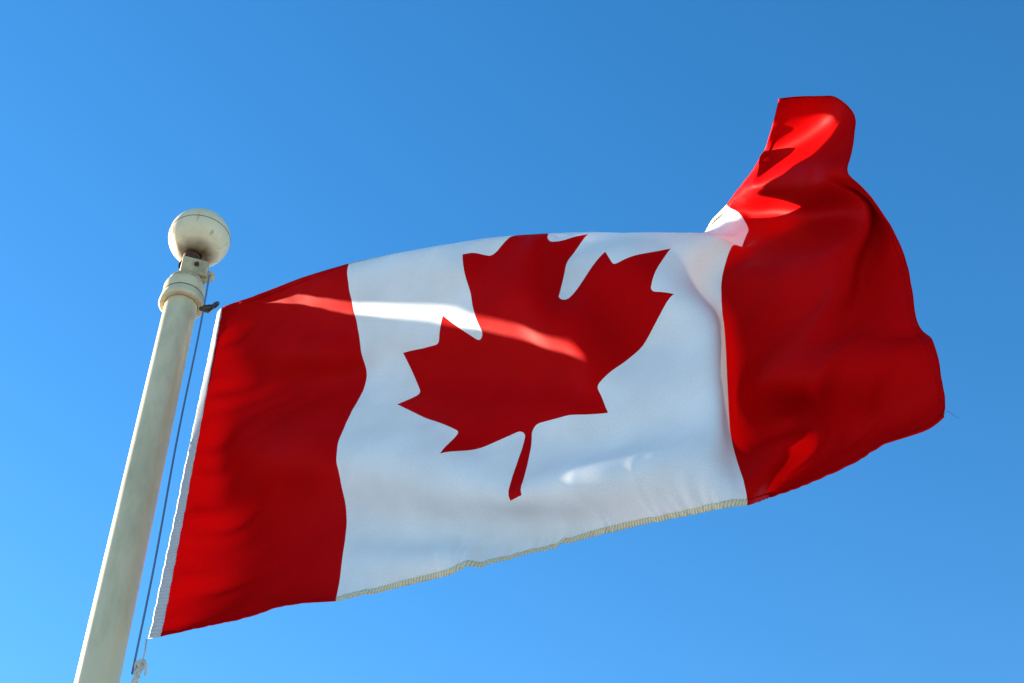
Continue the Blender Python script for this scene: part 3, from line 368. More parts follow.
0,0,0,0,0,0,0,1,1,1,1,0,1,0,1,0,1,0,1,1,0,0,1,0,1,0,1,-1,1,2,1,1,0,0,0,-1,-2,-2,-2,-2,-3,-3,-1,-2,-1,-3,-2,-2,-3,-2,-1,-1,-2,0,1,1,1,1,1,1,1,3,2,2,3,3,2,3,4,2,-3,-3,-2,-1,1,-1,-2,-1,
0,-1,0,-1,0,-1,-1,-1,0,-1,0,0,0,1,-1,0,-1,0,2,4,0,3,1,-3,-4,-6,-4,-4,-2,-2,0,0,0,-1,1,-1,-2,0,0,2,1,3,3,3,3,1,1,-3,1,1,-1,0,0,1,0,-1,0,0,1,1,0,1,1,0,1,0,1,0,1,0,0,0,1,0,0,0,1,0,2,1,
3,1,1,2,1,0,-1,0,-2,-2,-2,-3,-1,-3,-3,-3,-2,-2,-4,-1,-2,-3,-2,-1,-2,0,1,2,0,1,2,1,2,0,1,3,3,3,4,2,3,0,0,0,0,0,-1,-2,-1,-2,0,-2,-1,-1,-1,0,0,-1,-1,-1,0,0,0,0,-1,-1,2,6,3,4,8,7,3,-3,-4,
-7,-7,-7,-5,-4,-3,-3,-2,-2,-2,0,-1,1,1,2,2,3,3,4,3,1,-1,1,0,0,0,1,-1,0,0,0,1,0,0,1,0,0,2,0,1,-1,0,1,0,0,0,0,0,0,0,0,1,1,2,1,3,2,3,2,1,1,0,0,-1,-2,-2,-3,-2,-3,-3,-3,-3,-3,-3,-2,-3,-3,
-2,-1,0,0,0,0,1,1,0,-1,1,3,2,1,3,2,3,2,2,1,1,1,0,-1,0,-1,-1,-1,0,-1,0,-1,-1,-1,-1,0,-1,-2,1,-1,-1,0,1,3,7,2,7,9,9,6,3,-2,-3,-6,-7,-8,-9,-7,-5,-4,-4,-2,-2,-1,0,0,2,1,2,3,5,5,5,3,1,-1,
1,0,-1,1,0,0,0,-1,1,0,0,1,1,0,0,0,1,1,-1,0,1,0,-1,0,0,0,0,0,1,0,0,4,5,2,3,3,2,1,0,0,0,-1,-2,-2,-3,-3,-3,-4,-3,-3,-3,-3,-3,-3,-2,-1,-1,0,0,0,0,1,1,1,0,0,1,1,0,2,1,2,1,1,1,1,2,0,0,1,0,
-1,0,-1,0,-1,0,-1,-1,0,-2,1,-1,-1,1,1,3,7,2,5,9,9,9,5,3,-1,-2,-5,-7,-6,-8,-8,-7,-5,-5,-3,-3,-1,-1,0,1,2,2,3,6,8,9,0,1,0,0,0,-1,0,0,0,0,0,0,1,0,0,0,2,0,0,0,1,0,-1,1,0,-1,0,-1,0,0,1,2,
3,0,2,4,3,2,3,2,2,1,0,1,-1,-1,-1,-2,-3,-3,-4,-4,-4,-3,-4,-4,-2,-3,-1,-1,0,0,0,1,0,-1,-1,-1,0,0,1,0,1,0,2,1,1,1,1,1,2,0,1,1,0,0,0,0,0,0,-1,-1,-1,-1,0,1,-1,3,5,6,0,4,7,9,8,8,5,2,0,-2,
-2,-6,-6,-6,-7,-7,-6,-6,-4,-4,-3,-1,0,0,2,3,4,6,12,1,0,-1,0,0,0,0,0,0,0,-1,1,0,0,1,0,-1,1,1,0,1,0,0,0,-1,0,0,0,-1,0,-1,1,1,2,2,3,3,4,3,3,2,2,2,1,1,0,0,-1,-1,-2,-2,-3,-4,-5,-4,-4,-5,
-4,-3,-3,-1,-1,0,-2,-1,0,0,-1,-1,-1,0,0,0,1,0,0,1,1,1,2,1,2,1,1,2,0,1,1,-1,0,1,-1,-2,1,-1,0,2,3,6,3,1,1,3,7,11,9,8,5,2,0,-2,-2,-4,-4,-5,-6,-6,-7,-6,-5,-4,-5,-2,-1,0,0,2,3,3,1,-1,0,0,
0,0,0,0,0,-1,0,-1,0,1,0,0,1,0,1,0,0,1,0,0,1,0,-1,-1,0,0,0,-2,-1,2,2,2,3,3,3,3,4,3,2,2,2,1,1,1,1,0,-1,-1,-2,-3,-5,-5,-6,-5,-6,-4,-3,-2,-1,1,1,-5,-4,-1,-2,0,-1,0,0,0,0,0,0,1,1,1,1,2,1,
2,1,2,1,0,1,1,0,0,0,0,1,1,2,3,5,3,-1,-1,2,4,7,12,10,7,4,1,0,-1,-1,-2,-2,-4,-5,-6,-6,-6,-6,-4,-5,-4,-3,-2,0,1,2,1,0,0,-1,-1,1,0,0,-1,0,0,0,-1,0,-1,1,0,1,0,1,0,0,1,0,1,0,0,0,0,-1,-1,1,
1,-1,-1,1,1,2,3,2,3,3,3,3,3,3,2,2,1,2,1,1,0,-1,-2,-3,-5,-6,-7,-6,-7,-5,-4,-2,1,-5,-3,-3,-1,-1,0,-1,1,-1,1,0,1,0,0,1,0,1,2,1,1,2,1,2,1,1,1,1,0,1,1,3,3,2,4,1,-1,-2,-1,2,4,8,12,12,6,4,
1,0,-2,1,-1,-2,-3,-3,-5,-5,-5,-7,-5,-5,-5,-4,-4,-3,-3,1,0,-1,0,0,-1,0,0,0,0,-1,-1,0,0,0,0,0,0,0,0,1,1,1,1,-1,1,0,1,-1,0,0,0,0,-2,0,-2,0,1,1,2,2,3,3,3,3,3,3,4,2,3,3,2,2,2,1,-1,-1,-3,
-4,-8,-8,-9,-9,-10,-10,3,0,0,-1,-1,-1,0,-1,0,0,1,-1,0,1,0,1,0,0,2,1,1,1,1,2,1,1,1,1,2,4,1,3,4,4,-1,-2,-2,0,-2,1,3,10,13,10,5,2,2,2,0,0,0,-1,-3,-2,-4,-5,-4,-5,-6,-5,-5,-6,-3,-3,1,0,0,
-2,0,0,0,0,0,-1,-1,-1,0,-1,1,-1,0,0,0,1,0,1,1,0,2,0,1,1,0,0,-1,0,-2,-1,-2,-1,-1,-1,0,1,1,2,2,2,3,3,4,2,4,3,4,4,4,3,3,3,2,0,-1,-1,-4,-6,-9,-8,-7,-7,-4,-4,-3,-3,-2,-2,-1,-1,-1,-1,1,-1,
0,0,0,1,0,0,1,0,2,1,1,1,1,2,2,1,5,1,4,5,2,-1,-3,0,-1,0,-1,1,1,8,9,8,6,3,4,1,1,3,-1,0,-2,-2,-2,-4,-5,-4,-6,-6,-4,-5,-3,1,-1,-2,1,-1,1,0,0,-1,0,-1,-1,0,-1,-1,0,0,0,0,0,1,0,0,1,1,2,1,0,
2,0,0,-2,-1,-1,-3,-2,-2,-1,-1,0,0,0,2,1,2,2,2,3,4,3,4,3,5,5,5,5,4,4,2,1,1,-1,-2,-3,-6,-5,-7,-7,-6,-6,-5,-4,-4,-1,-3,-1,-2,0,-1,-1,0,-1,1,-1,0,1,0,1,0,2,1,1,3,0,3,4,5,6,0,-3,0,-1,0,1,
0,0,-5,1,5,6,6,5,4,3,2,4,4,2,1,-2,-2,-2,-3,-5,-5,-5,-6,-5,-5,1,-2,0,-1,1,-1,0,0,0,-2,0,-1,-1,0,-1,0,-1,-1,0,0,0,1,1,1,1,1,1,2,1,1,1,0,-2,-3,-1,-3,-2,-2,-1,-2,0,0,0,1,0,1,2,2,1,3,2,4,
4,5,6,6,6,6,5,4,3,1,2,-1,-2,-2,-3,-4,-6,-5,-7,-5,-5,-6,-3,-3,-2,-2,-2,-2,-1,-1,-2,0,-1,0,-1,0,1,0,1,1,1,0,3,4,5,5,0,-1,-1,1,0,2,2,-6,-7,-3,1,2,4,6,5,3,4,6,5,3,3,1,0,-1,-2,-3,-4,-6,-6,
-9,-8,1,-2,-1,0,0,1,0,0,-2,0,-2,0,-2,-1,0,-1,-1,0,0,0,0,-1,1,1,1,1,2,1,2,1,1,1,-1,-1,-2,-2,-2,-3,-2,-1,-1,-1,-1,0,1,0,0,1,1,2,1,2,2,4,4,6,7,6,7,7,5,5,2,1,1,0,0,-2,-2,-3,-4,-5,-5,-4,
-5,-4,-4,-4,-3,-2,-3,-2,-1,-2,-2,-2,0,-1,0,-1,0,1,0,0,4,5,5,2,-2,0,0,1,3,0,-7,-12,-5,0,-2,0,2,3,4,4,4,3,5,8,4,3,2,2,0,0,-2,-4,-7,-9,-14,1,-1,-1,0,0,0,0,-2,0,-2,-1,-1,0,-1,-2,-1,0,-1,
0,-1,0,1,0,0,1,1,2,2,1,2,2,0,1,0,-1,-1,-3,-2,-3,-2,-2,-1,-1,0,-1,1,0,0,1,0,1,1,1,1,4,4,4,6,7,5,7,7,6,5,3,2,0,1,0,-2,-1,-3,-3,-4,-3,-4,-4,-3,-4,-3,-3,-3,-3,-3,-2,-2,-2,-2,-3,-1,-1,-1,
0,1,3,4,3,0,-1,1,3,2,-1,-9,-15,-8,4,-1,-4,-2,1,2,2,3,2,2,2,4,3,5,6,3,4,2,1,1,-3,-4,-6,1,0,-1,0,1,-1,-1,-1,-3,-1,-1,-1,-2,-1,0,-1,0,-1,-1,-1,0,0,0,1,0,2,1,1,2,3,1,2,2,0,0,0,0,-2,-2,-3,
-2,-3,-1,-2,0,-1,0,0,0,0,0,0,1,2,1,2,4,3,4,5,6,6,7,6,6,5,4,2,1,0,0,-1,-1,-2,-2,-3,-3,-3,-3,-3,-3,-3,-3,-3,-2,-3,-3,-3,-3,-3,-4,-3,-1,2,3,4,1,-1,0,2,4,-2,-13,-16,-9,2,6,-6,-5,-1,1,1,
2,2,2,0,1,-1,1,4,3,5,5,4,4,2,2,0,-3,1,0,1,0,-1,-1,-2,-2,-2,-2,-1,-1,0,-1,-2,0,-2,0,-1,0,-1,-1,0,1,1,0,1,3,2,1,3,3,1,3,1,1,0,0,-1,-2,-3,-2,-2,-2,-2,-1,-1,-1,0,0,0,-2,0,1,2,2,1,2,1,3,
3,4,5,7,7,7,6,5,4,3,1,0,0,0,-2,-1,-2,-2,-2,-3,-3,-2,-3,-2,-3,-2,-3,-3,-5,-5,-5,-4,-2,0,4,2,1,-1,2,4,-7,-14,-14,-6,-1,6,1,-7,-4,0,1,1,0,1,1,-1,1,0,0,0,2,3,3,3,4,4,5,5,9,1,1,0,0,-1,-2,
-2,-3,-1,-2,-2,-1,-1,-1,0,-1,-1,-1,-1,0,-1,0,0,0,1,0,2,0,2,3,3,3,3,2,2,1,1,2,0,1,-1,-1,-3,-2,-2,-3,-2,-2,-1,-2,0,-2,0,1,1,1,1,0,1,1,0,2,3,3,4,6,8,7,6,5,4,4,1,1,0,-1,-1,-1,-2,-1,-2,-3,
-2,-2,-2,-2,-3,-4,-5,-5,-4,-4,-4,-1,3,1,-3,3,4,-8,-15,-12,-5,0,0,8,-6,-7,-1,0,0,1,2,0,1,0,0,0,1,0,0,0,1,3,2,3,4,5,4,1,1,1,0,-2,-2,-4,-2,-3,-1,-2,-1,-2,0,-1,-1,1,-1,0,-1,-1,0,0,0,-1,
2,0,2,1,3,3,3,4,2,1,2,2,2,2,2,2,0,-1,-1,-1,-2,-2,-2,-4,-1,-3,-2,-3,0,1,0,0,0,-1,0,0,0,0,1,2,3,3,6,6,8,6,5,5,2,2,1,0,0,0,-1,-1,0,-2,-1,-2,-2,-3,-3,-2,-3,-3,-5,-5,-4,-1,1,-1,2,-7,-16,
-9,-3,1,-1,0,3,-10,-4,0,1,0,0,1,2,1,0,1,-1,2,0,0,0,0,1,1,4,5,5,9,1,1,1,-1,-1,-3,-3,-4,-2,-3,-1,-2,0,-1,-1,0,-1,0,0,0,0,-1,-1,0,0,0,1,1,3,2,4,5,4,2,1,0,1,2,3,3,4,2,1,1,0,0,0,-1,-2,-4,
-1,-2,-7,-5,1,0,-1,-2,-1,-3,-1,-1,-1,0,-1,1,1,2,4,3,6,7,5,5,3,3,3,2,3,1,1,0,1,-1,-1,-1,-1,-1,-2,-2,-3,-3,-6,-6,-4,3,0,-8,-17,-8,-3,0,-1,0,0,-8,-7,0,0,0,1,0,0,3,2,3,0,1,1,-1,-2,0,0,0,
3,5,3,2,-2,1,-1,1,0,-1,-2,-2,-6,-3,-2,-1,-2,-2,0,0,0,0,0,-1,0,0,0,-1,-1,1,0,0,1,1,3,5,7,8,-2,-2,1,1,1,4,5,5,0,1,2,2,3,1,1,3,-7,-2,3,-10,-8,1,-1,-5,-3,-2,-2,-2,-3,0,-3,-1,0,0,-2,3,2,
3,6,6,2,4,7,2,5,7,3,0,3,1,-1,2,0,-1,1,2,-1,-3,-5,-7,-7,-7,-3,-10,-8,-9,-1,0,-2,-2,-3,2,-15,-3,0,2,-1,0,1,-2,5,5,2,2,2,-1,-1,-2,-2,-1,1,1,11,4,2,0,10100,-47,-41,-38,-41,-42,-42,-43,-42,
-43,-42,-40,-36,-34,-39,-40,-33,-33,-38,-40,-39,-37,-26,-27,-35,-34,-33,-27,-31,-27,-30,-27,-29,-19,-19,-22,-23,-22,-23,-23,-29,-11,-6,-12,-21,-25,-23,-18,-16,-14,-16,-16,-14,-17,-19,
-19,-17,-14,-15,-10,-7,-10,-13,-13,-12,-11,-11,-6,-7,-12,-17,-16,-10,4,8,13,13,8,0,-6,-14,-18,-21,-19,-14,-13,-14,-15,-18,-22,-29,-47,-65,-47,-50,-54,-53,-67,-59,-59,-68,-53,-38,-34,
-37,-55,-50,-60,-63,-65,-56,-55,5,12,24,-56,-56,-55,-56,-67,-66,-55,-65,-39,-53,-53,-54,-52,-52,0,10,6,3,6,5,5,4,2,3,1,0,-1,-3,0,1,-5,-4,1,1,0,-1,-10,-8,-3,-4,-6,-8,-6,-6,-3,-3,-1,-6,
-5,0,1,-1,0,0,1,-13,-9,-3,1,2,0,-1,-2,-3,0,1,-1,1,0,-1,0,0,2,0,-1,-1,0,-1,0,1,1,0,0,0,1,0,0,-1,2,0,-1,2,4,3,5,2,3,0,-2,-2,-1,-2,0,1,2,10,21,6,5,-1,-8,3,4,6,22,10,-3,-7,-15,-9,0,11,10,
12,5,8,8,-10,-42,3,-4,-3,-2,5,5,-5,5,-13,0,-1,-1,-1,-2,0,9,6,5,3,5,3,4,3,2,3,0,-2,-2,0,-1,-2,-2,-1,0,0,-1,-5,-4,-2,-3,-2,-6,-3,-5,-5,-6,-3,-5,-3,-4,-3,-6,-2,-2,1,-4,-7,-5,0,-1,1,0,-3,
-4,-2,-1,0,1,0,1,-2,0,1,0,-2,-1,1,1,-1,0,2,-1,-1,1,2,1,0,-2,0,0,1,1,3,4,3,4,2,1,-2,-2,-2,0,0,1,3,7,11,7,9,6,1,7,8,8,3,1,-1,-3,2,6,-3,-4,1,5,4,10,-11,-22,-15,7,4,-2,-2,2,1,0,0,-5,-3,
-2,0,-1,2,0,8,6,4,3,2,3,2,3,2,2,1,0,0,-1,0,0,-1,-1,0,-1,-1,-1,-2,0,0,-1,-2,-2,-3,-3,-5,-7,-7,-9,-5,-6,-2,-6,-8,0,2,-1,-2,-1,1,1,-3,-3,-4,-5,-5,0,0,2,1,-1,-3,-1,-1,-1,0,1,2,0,-2,-2,1,
0,-1,3,4,1,-3,-3,0,0,1,3,3,4,2,2,0,0,-2,-1,0,0,2,2,6,4,3,9,11,7,10,0,1,1,-1,-2,-1,4,10,5,2,-2,-5,-3,1,-24,-9,1,7,9,5,0,0,0,-1,0,-2,-1,-1,-1,-1,-2,0,6,6,4,3,1,1,0,1,2,1,3,1,1,2,1,0,0,
0,-1,0,-1,0,0,-2,0,-1,0,-1,-3,-2,-2,-4,-6,-8,-8,-6,-4,-3,-2,-11,-5,-1,1,-2,0,1,1,-1,-2,1,-1,-7,-4,2,2,1,-2,-4,-4,0,0,2,2,2,-2,-7,0,-2,0,5,5,3,-4,-5,-3,0,0,1,3,2,4,1,1,-1,0,-1,0,1,2,
4,4,6,6,6,9,13,11,-2,-7,-4,-1,-1,-1,1,3,3,6,6,-1,-8,-14,-11,-3,-2,4,8,9,6,2,-1,1,-1,0,-2,0,1,1,2,0,6,5,5,2,0,-1,1,0,0,1,1,3,2,1,2,2,2,-1,0,-1,0,0,-1,0,-1,0,-1,-1,0,-2,-1,-1,-5,-4,-4,
-8,-5,-5,-2,-2,-3,-6,-7,-8,-1,-2,0,1,2,-2,0,-1,1,-2,0,1,2,1,0,-2,0,-1,-1,-1,0,0,-5,1,6,2,0,-1,-2,-9,-7,-2,-1,0,2,3,2,2,1,-1,0,0,1,2,2,6,5,6,8,5,9,14,3,2,-1,-8,-6,-2,0,-1,0,0,0,3,7,4,
-11,-14,-4,-1,-1,1,6,10,6,4,0,1,-2,1,-1,2,5,6,0,6,5,3,2,1,-1,-1,0,0,0,0,1,2,2,1,2,2,2,0,-1,0,1,0,-1,0,0,0,0,0,0,-1,-1,-1,-2,-6,-2,-4,-5,-3,1,-5,-6,-7,-3,-6,-10,-3,-1,0,2,-1,-1,0,0,-2,
0,-1,0,2,2,1,-1,0,-1,-2,0,-1,4,8,3,-6,-7,1,-2,-9,-6,-2,-1,0,2,2,1,1,1,0,1,1,2,3,5,4,6,6,5,7,9,3,3,6,2,-7,-6,-3,-1,-1,-1,0,0,2,7,4,-12,-11,-3,-1,0,1,3,7,7,5,1,0,-3,-2,-4,-7,-7,0,6,5,
3,2,1,0,-1,-2,-1,0,0,0,-1,1,2,1,1,2,2,1,1,0,1,1,0,0,1,0,-1,1,0,-1,-1,0,-1,-2,-5,-3,-3,-4,-1,-5,-3,-4,-5,-4,-10,-9,-2,6,3,2,-3,-3,-4,-3,-1,2,-1,0,1,0,-2,-1,0,3,-1,4,8,1,-6,-7,0,1,-2,
-11,-6,-2,1,1,1,1,0,2,1,2,3,4,5,-1,3,4,5,5,6,4,3,4,7,6,4,-4,-6,-5,-2,-2,-1,0,0,2,8,1,-11,-10,-3,0,0,0,2,5,5,5,2,-2,-2,-5,-4,-4,0,4,5,4,3,1,0,-1,0,-1,-2,-1,-1,0,-1,0,1,1,1,2,3,2,1,2,
1,0,1,-1,0,1,0,-1,1,0,0,0,-1,0,-1,-5,-2,-3,-3,-4,-2,-5,-3,-6,-7,2,-3,0,0,-2,-5,-7,-7,-1,0,2,-1,-2,0,2,-2,0,-1,1,2,7,0,-5,-4,-1,2,0,-2,-8,-5,-3,0,0,1,2,1,3,3,3,5,1,0,3,4,5,6,5,4,1,4,
2,6,8,5,-3,-6,-4,-2,-2,-3,-1,-1,4,7,-1,-9,-9,-3,-1,0,1,0,3,4,3,3,-1,-3,-4,-6,0,4,3,5,4,2,1,0,-1,-1,-1,-1,-2,-1,-1,-2,-1,0,1,1,3,3,3,3,2,1,0,1,0,0,-2,1,0,1,0,0,0,0,-1,0,-2,-3,-1,-2,-3,
-4,-1,0,3,-7,-8,-5,-3,-2,-5,-6,-7,-6,-2,-1,2,0,-2,-2,0,1,-1,0,0,4,0,-1,-1,1,-1,2,0,-3,-9,-5,-1,-2,1,2,3,3,3,4,1,1,3,2,4,5,6,6,3,-1,3,1,3,5,8,4,-1,-6,-3,-2,-1,-3,-1,-2,5,6,-3,-8,-8,-3,
0,0,0,1,1,3,2,3,0,-1,2,0,2,4,4,5,4,2,1,-1,0,-2,-1,-1,-2,-2,-1,-2,-2,-1,1,1,1,3,2,3,4,2,2,1,0,0,-1,0,-1,0,0,1,0,0,0,0,-1,-1,-1,-3,0,-1,-2,-3,-3,-6,-6,-3,-2,1,-9,-12,3,-4,-10,-3,3,-2,
-2,1,2,-1,-1,-5,4,-1,0,2,0,2,0,1,1,-3,-10,-5,-1,0,2,5,4,4,0,-1,0,0,3,5,7,7,6,3,-1,-1,0,1,3,5,8,6,-1,-6,-2,-1,-1,-3,-2,-1,5,6,-3,-8,-7,-3,-1,1,0,1,1,3,2,1,-3,-6,0,2,3,4,5,4,3,2,1,-1,
1,-1,-1,-2,-1,-2,-2,-2,-3,-2,-2,0,0,1,2,3,5,4,3,1,1,0,-1,0,0,1,0,0,1,0,0,0,0,-1,0,-1,-3,-1,-1,-3,-6,-7,-3,-1,3,0,4,-3,-6,-7,-18,3,0,-7,-8,-4,1,0,-4,6,-1,4,3,6,5,1,-2,-5,-5,-6,-7,-4,
0,3,3,4,1,0,-1,1,0,2,5,6,7,7,6,-5,-3,1,0,0,2,7,8,6,-2,-6,-2,0,0,-1,-2,0,6,3,-4,-8,-5,-2,-1,1,0,2,1,4,4,5,5,0,2,2,4,4,5,4,2,2,1,0,1,-1,0,-1,-2,-2,-2,-2,-3,-2,-4,-2,-2,0,0,2,2,4,6,4,2,
1,0,1,-1,1,0,0,1,-1,1,0,0,0,0,0,-1,-1,-3,-3,-3,-7,-9,-6,10,10,0,1,0,-2,-13,-8,-6,-7,-17,-2,1,-1,6,9,9,8,0,-2,-2,-4,-5,-5,-5,-8,-1,1,-1,-1,1,1,-1,-1,0,3,2,3,4,4,6,11,-10,-2,0,1,0,0,3,
6,9,6,-3,-4,-1,1,0,-1,-1,-1,5,4,-3,-8,-5,-1,0,1,1,2,1,6,6,6,0,2,2,2,3,5,6,4,2,1,2,-1,1,1,-1,0,0,-2,-2,-2,-3,-3,-3,-4,-3,-2,-2,0,2,4,6,5,2,1,0,2,0,1,0,0,1,0,0,0,1,0,0,0,0,-2,0,-1,-5,
-5,-7,2,5,2,4,-2,-1,-10,-7,-4,-2,-2,-10,-12,0,5,7,12,9,-3,-4,-6,-5,-4,-4,-3,-4,-6,-1,1,-1,-4,0,2,1,-3,-1,3,1,0,-1,-1,-3,11,9,2,-1,1,-1,-1,2,6,11,7,-5,-6,0,2,1,0,-1,3,4,2,-4,-7,-4,-1,
1,0,2,3,3,6,3,0,1,1,1,3,5,5,4,3,3,1,3,1,0,1,0,0,0,0,-2,-1,-2,-4,-3,-3,-4,-4,-1,-2,1,2,4,5,3,1,1,0,1,1,0,1,0,1,1,0,0,0,1,0,0,-1,0,0,0,-4,-7,-2,-2,-6,0,1,-3,-3,-2,-3,0,-6,-5,2,-4,13,9,
2,-4,-9,-6,-5,-3,-1,-1,-3,-2,-6,-6,1,1,-3,0,3,0,-1,-4,-1,-4,-4,-5,-2,20,14,2,1,-1,1,-1,0,0,6,10,7,-4,-8,-1,3,2,1,0,2,6,1,-5,-5,-4,-1,2,2,2,3,3,2,0,1,0,1,2,3,4,5,5,2,2,2,2,1,2,1,1,1,
0,0,-1,-1,-1,-1,-4,-3,-3,-4,-2,-3,-1,1,3,4,2,0,2,0,1,1,0,1,0,0,1,1,1,-1,0,1,0,0,1,0,1,-3,-9,-6,-5,-2,-1,-2,-1,-2,-1,0,-2,-1,1,-4,6,7,0,-8,-7,-6,-2,-2,-1,-1,0,-2,-2,0,-3,-4,-5,-3,-1,
3,0,-6,-3,-4,-4,-2,1,19,12,4,2,-1,-1,1,-1,1,0,5,10,7,-5,-7,-3,2,3,1,2,2,6,1,-6,-4,-3,0,2,2,2,0,3,0,-1,1,1,2,1,3,4,3,4,3,1,2,3,2,2,1,1,1,1,0,1,0,-1,-1,-1,-2,-3,-3,-4,-3,-1,0,0,2,2,1,
1,0,1,0,0,1,1,0,1,0,1,0,0,1,0,1,0,2,1,-6,-8,-9,-3,-1,-2,-1,-1,0,-1,0,0,2,-5,3,5,-5,-10,-5,-2,-2,-1,-1,-1,0,-2,-1,-1,-2,0,2,0,-6,-9,1,-1,-5,-7,-2,5,11,8,3,6,1,2,-1,0,0,-1,0,1,5,9,7,-6,
-7,-4,1,4,3,3,3,6,-1,-4,-4,-3,0,1,1,1,3,0,0,0,1,0,1,1,2,3,3,2,3,2,2,2,3,2,2,2,2,2,0,1,0,0,0,-1,-1,-1,-2,-3,-4,-4,1,2,1,2,0,-1,-1,1,0,0,0,1,0,0,1,0,0,0,0,0,2,2,5,-6,-9,-5,-5,-4,-2,-1,
-1,0,0,1,1,-1,-2,0,-1,-4,-7,-3,-2,-3,-1,-2,0,-1,0,-1,-1,0,0,1,-1,-2,1,-3,-1,-8,-10,0,5,6,5,4,5,3,1,0,-1,1,0,-1,0,1,5,9,6,-6,-7,-3,0,3,3,4,5,5,-2,-6,-3,-2,1,1,1,2,0,1,1,0,-1,0,0,0,1,
1,2,2,2,2,3,2,3,3,2,3,1,3,1,2,1,0,0,1,0,0,-1,-3,-2,-1,-1,0,-1,0,1,-1,-1,0,0,0,1,0,0,-1,0,-1,0,0,-1,0,-1,-2,1,-1,-1,-4,-4,-3,-3,-1,0,0,1,0,-1,-4,-2,-1,-2,-1,-3,-3,-1,-4,-2,-2,0,0,-1,
0,0,1,0,-1,0,0,-1,-2,-4,-1,0,-2,-2,2,3,5,2,2,3,-1,-1,0,1,0,0,0,5,9,5,-6,-7,-4,-1,2,5,4,7,2,-2,-6,-2,-1,2,4,3,0,1,1,1,0,-1,-2,-2,-1,0,1,0,2,2,1,3,2,3,3,2,4,2,3,2,2,1,2,2,1,0,0,0,-1,-1,
-1,-1,0,0,1,0,-2,-1,-1,0,0,0,-1,-1,0,-1,-1,-1,-1,-2,-3,-5,4,3,1,0,-3,-4,-3,-2,-2,1,0,0,-1,-5,-4,-2,3,2,-1,-2,-3,-2,-4,-1,-2,-1,-1,-1,1,1,0,-1,1,1,-2,1,2,6,-1,-4,-7,-7,-1,4,2,2,2,3,-1,
0,-1,0,0,1,1,4,9,4,-6,-7,-4,-1,0,5,5,7,3,-3,-6,-3,2,5,5,0,3,1,0,0,-2,-3,-3,-3,-1,-1,1,0,1,2,1,2,1,3,2,3,3,3,2,3,3,2,2,2,2,0,1,1,0,0,0,-1,1,0,1,0,0,0,-1,-2,1,-1,-1,-2,-1,-1,-1,0,-2,-1,
-1,1,1,-1,0,0,-1,-3,-4,-2,-2,0,0,-2,-5,-5,-1,4,4,0,-1,-1,-1,0,-3,-4,-4,-2,0,0,0,1,1,0,0,2,1,5,8,3,-3,-7,-9,-7,-4,1,1,2,2,1,0,0,0,0,0,0,2,4,9,2,-6,-6,-6,-1,1,4,7,8,2,-6,-4,-2,2,1,0,2,
3,1,-1,-3,-4,-4,-3,-2,-2,0,1,0,0,1,1,1,1,3,1,2,2,3,3,2,2,1,3,1,2,2,1,2,3,2,1,1,0,1,2,1,0,-1,-1,-1,0,-1,0,-1,-1,-1,-1,0,0,-1,0,-1,-1,-1,-1,0,-1,-1,-3,-4,-2,0,-3,-5,-5,-1,4,4,2,0,-1,0,
-1,-3,-3,-2,-3,-2,1,0,1,0,1,2,1,4,7,8,5,-1,-6,-10,-10,-9,-3,0,1,0,3,1,0,-2,0,1,0,0,3,5,8,3,-6,-4,-5,-4,-1,4,8,10,2,-5,-5,-2,0,0,3,2,1,0,-3,-4,-4,-4,-3,-1,-2,-1,0,0,0,0,1,1,0,2,1,2,2,
1,2,2,0,2,2,3,0,2,5,3,4,2,2,2,1,2,1,1,2,0,-2,1,0,1,-1,-1,0,-1,-1,-1,1,0,-2,0,-2,0,-2,0,-1,-3,-2,-3,-2,-4,-5,-4,-2,3,4,0,1,2,0,0,-1,-4,-2,-1,-4,-2,0,2,2,2,1,3,5,8,8,3,-4,-7,-11,-11,-8,
-3,-1,0,2,1,1,2,0,-1,-1,1,1,0,2,6,7,2,-5,-6,-4,-1,-2,3,12,11,7,-2,-7,-3,0,3,2,2,-2,-2,-4,-4,-3,-3,-2,-1,-1,-2,0,-1,0,0,0,1,0,1,1,0,2,1,2,1,0,3,2,3,3,3,3,3,4,2,2,3,1,2,3,2,1,0,0,1,0,
0,0,-1,0,0,0,0,1,-2,-3,0,-2,0,-1,-1,0,-2,-4,-4,-6,-5,-5,-1,2,1,2,2,1,3,2,1,1,-3,-4,-5,-6,-1,4,2,1,2,4,6,8,5,-1,-4,-8,-10,-10,-5,-3,-1,1,0,0,2,1,2,-1,-1,0,1,0,1,3,6,6,0,-4,-5,-5,-2,-1,
0,26,10,6,-1,-10,0,2,3,0,1,-3,-4,-3,-3,-2,-2,-2,-2,0,-2,-1,0,-1,0,-1,0,1,0,1,1,2,0,2,0,1,3,3,4,1,3,3,3,4,3,1,2,0,3,4,4,2,0,1,-1,2,0,0,-1,0,0,1,4,-5,-2,-2,-1,0,-1,-1,0,-1,-2,-6,-7,-8,
-5,-3,1,0,2,2,4,5,4,2,1,-1,-4,-4,-7,-3,1,3,0,2,4,7,6,3,-2,-5,-6,-9,-5,-5,-3,-1,-2,0,1,0,1,2,1,1,-2,0,1,0,1,2,6,7,-1,-5,-6,-4,-2,-1,36,1,0,0,-2,0,2,2,2,-1,-1,-3,-3,-2,-2,-2,-2,-2,-2,
-1,-1,-2,0,-1,0,0,0,0,1,0,0,2,1,0,2,0,2,2,3,3,3,4,3,3,3,2,2,2,3,2,2,2,1,2,0,1,1,0,1,-2,-2,-6,3,1,0,0,-1,0,1,-2,0,-2,-4,-9,-9,-8,-5,-4,2,2,4,6,7,7,2,1,-1,-2,-3,-5,-7,-5,0,2,2,4,5,5,1,
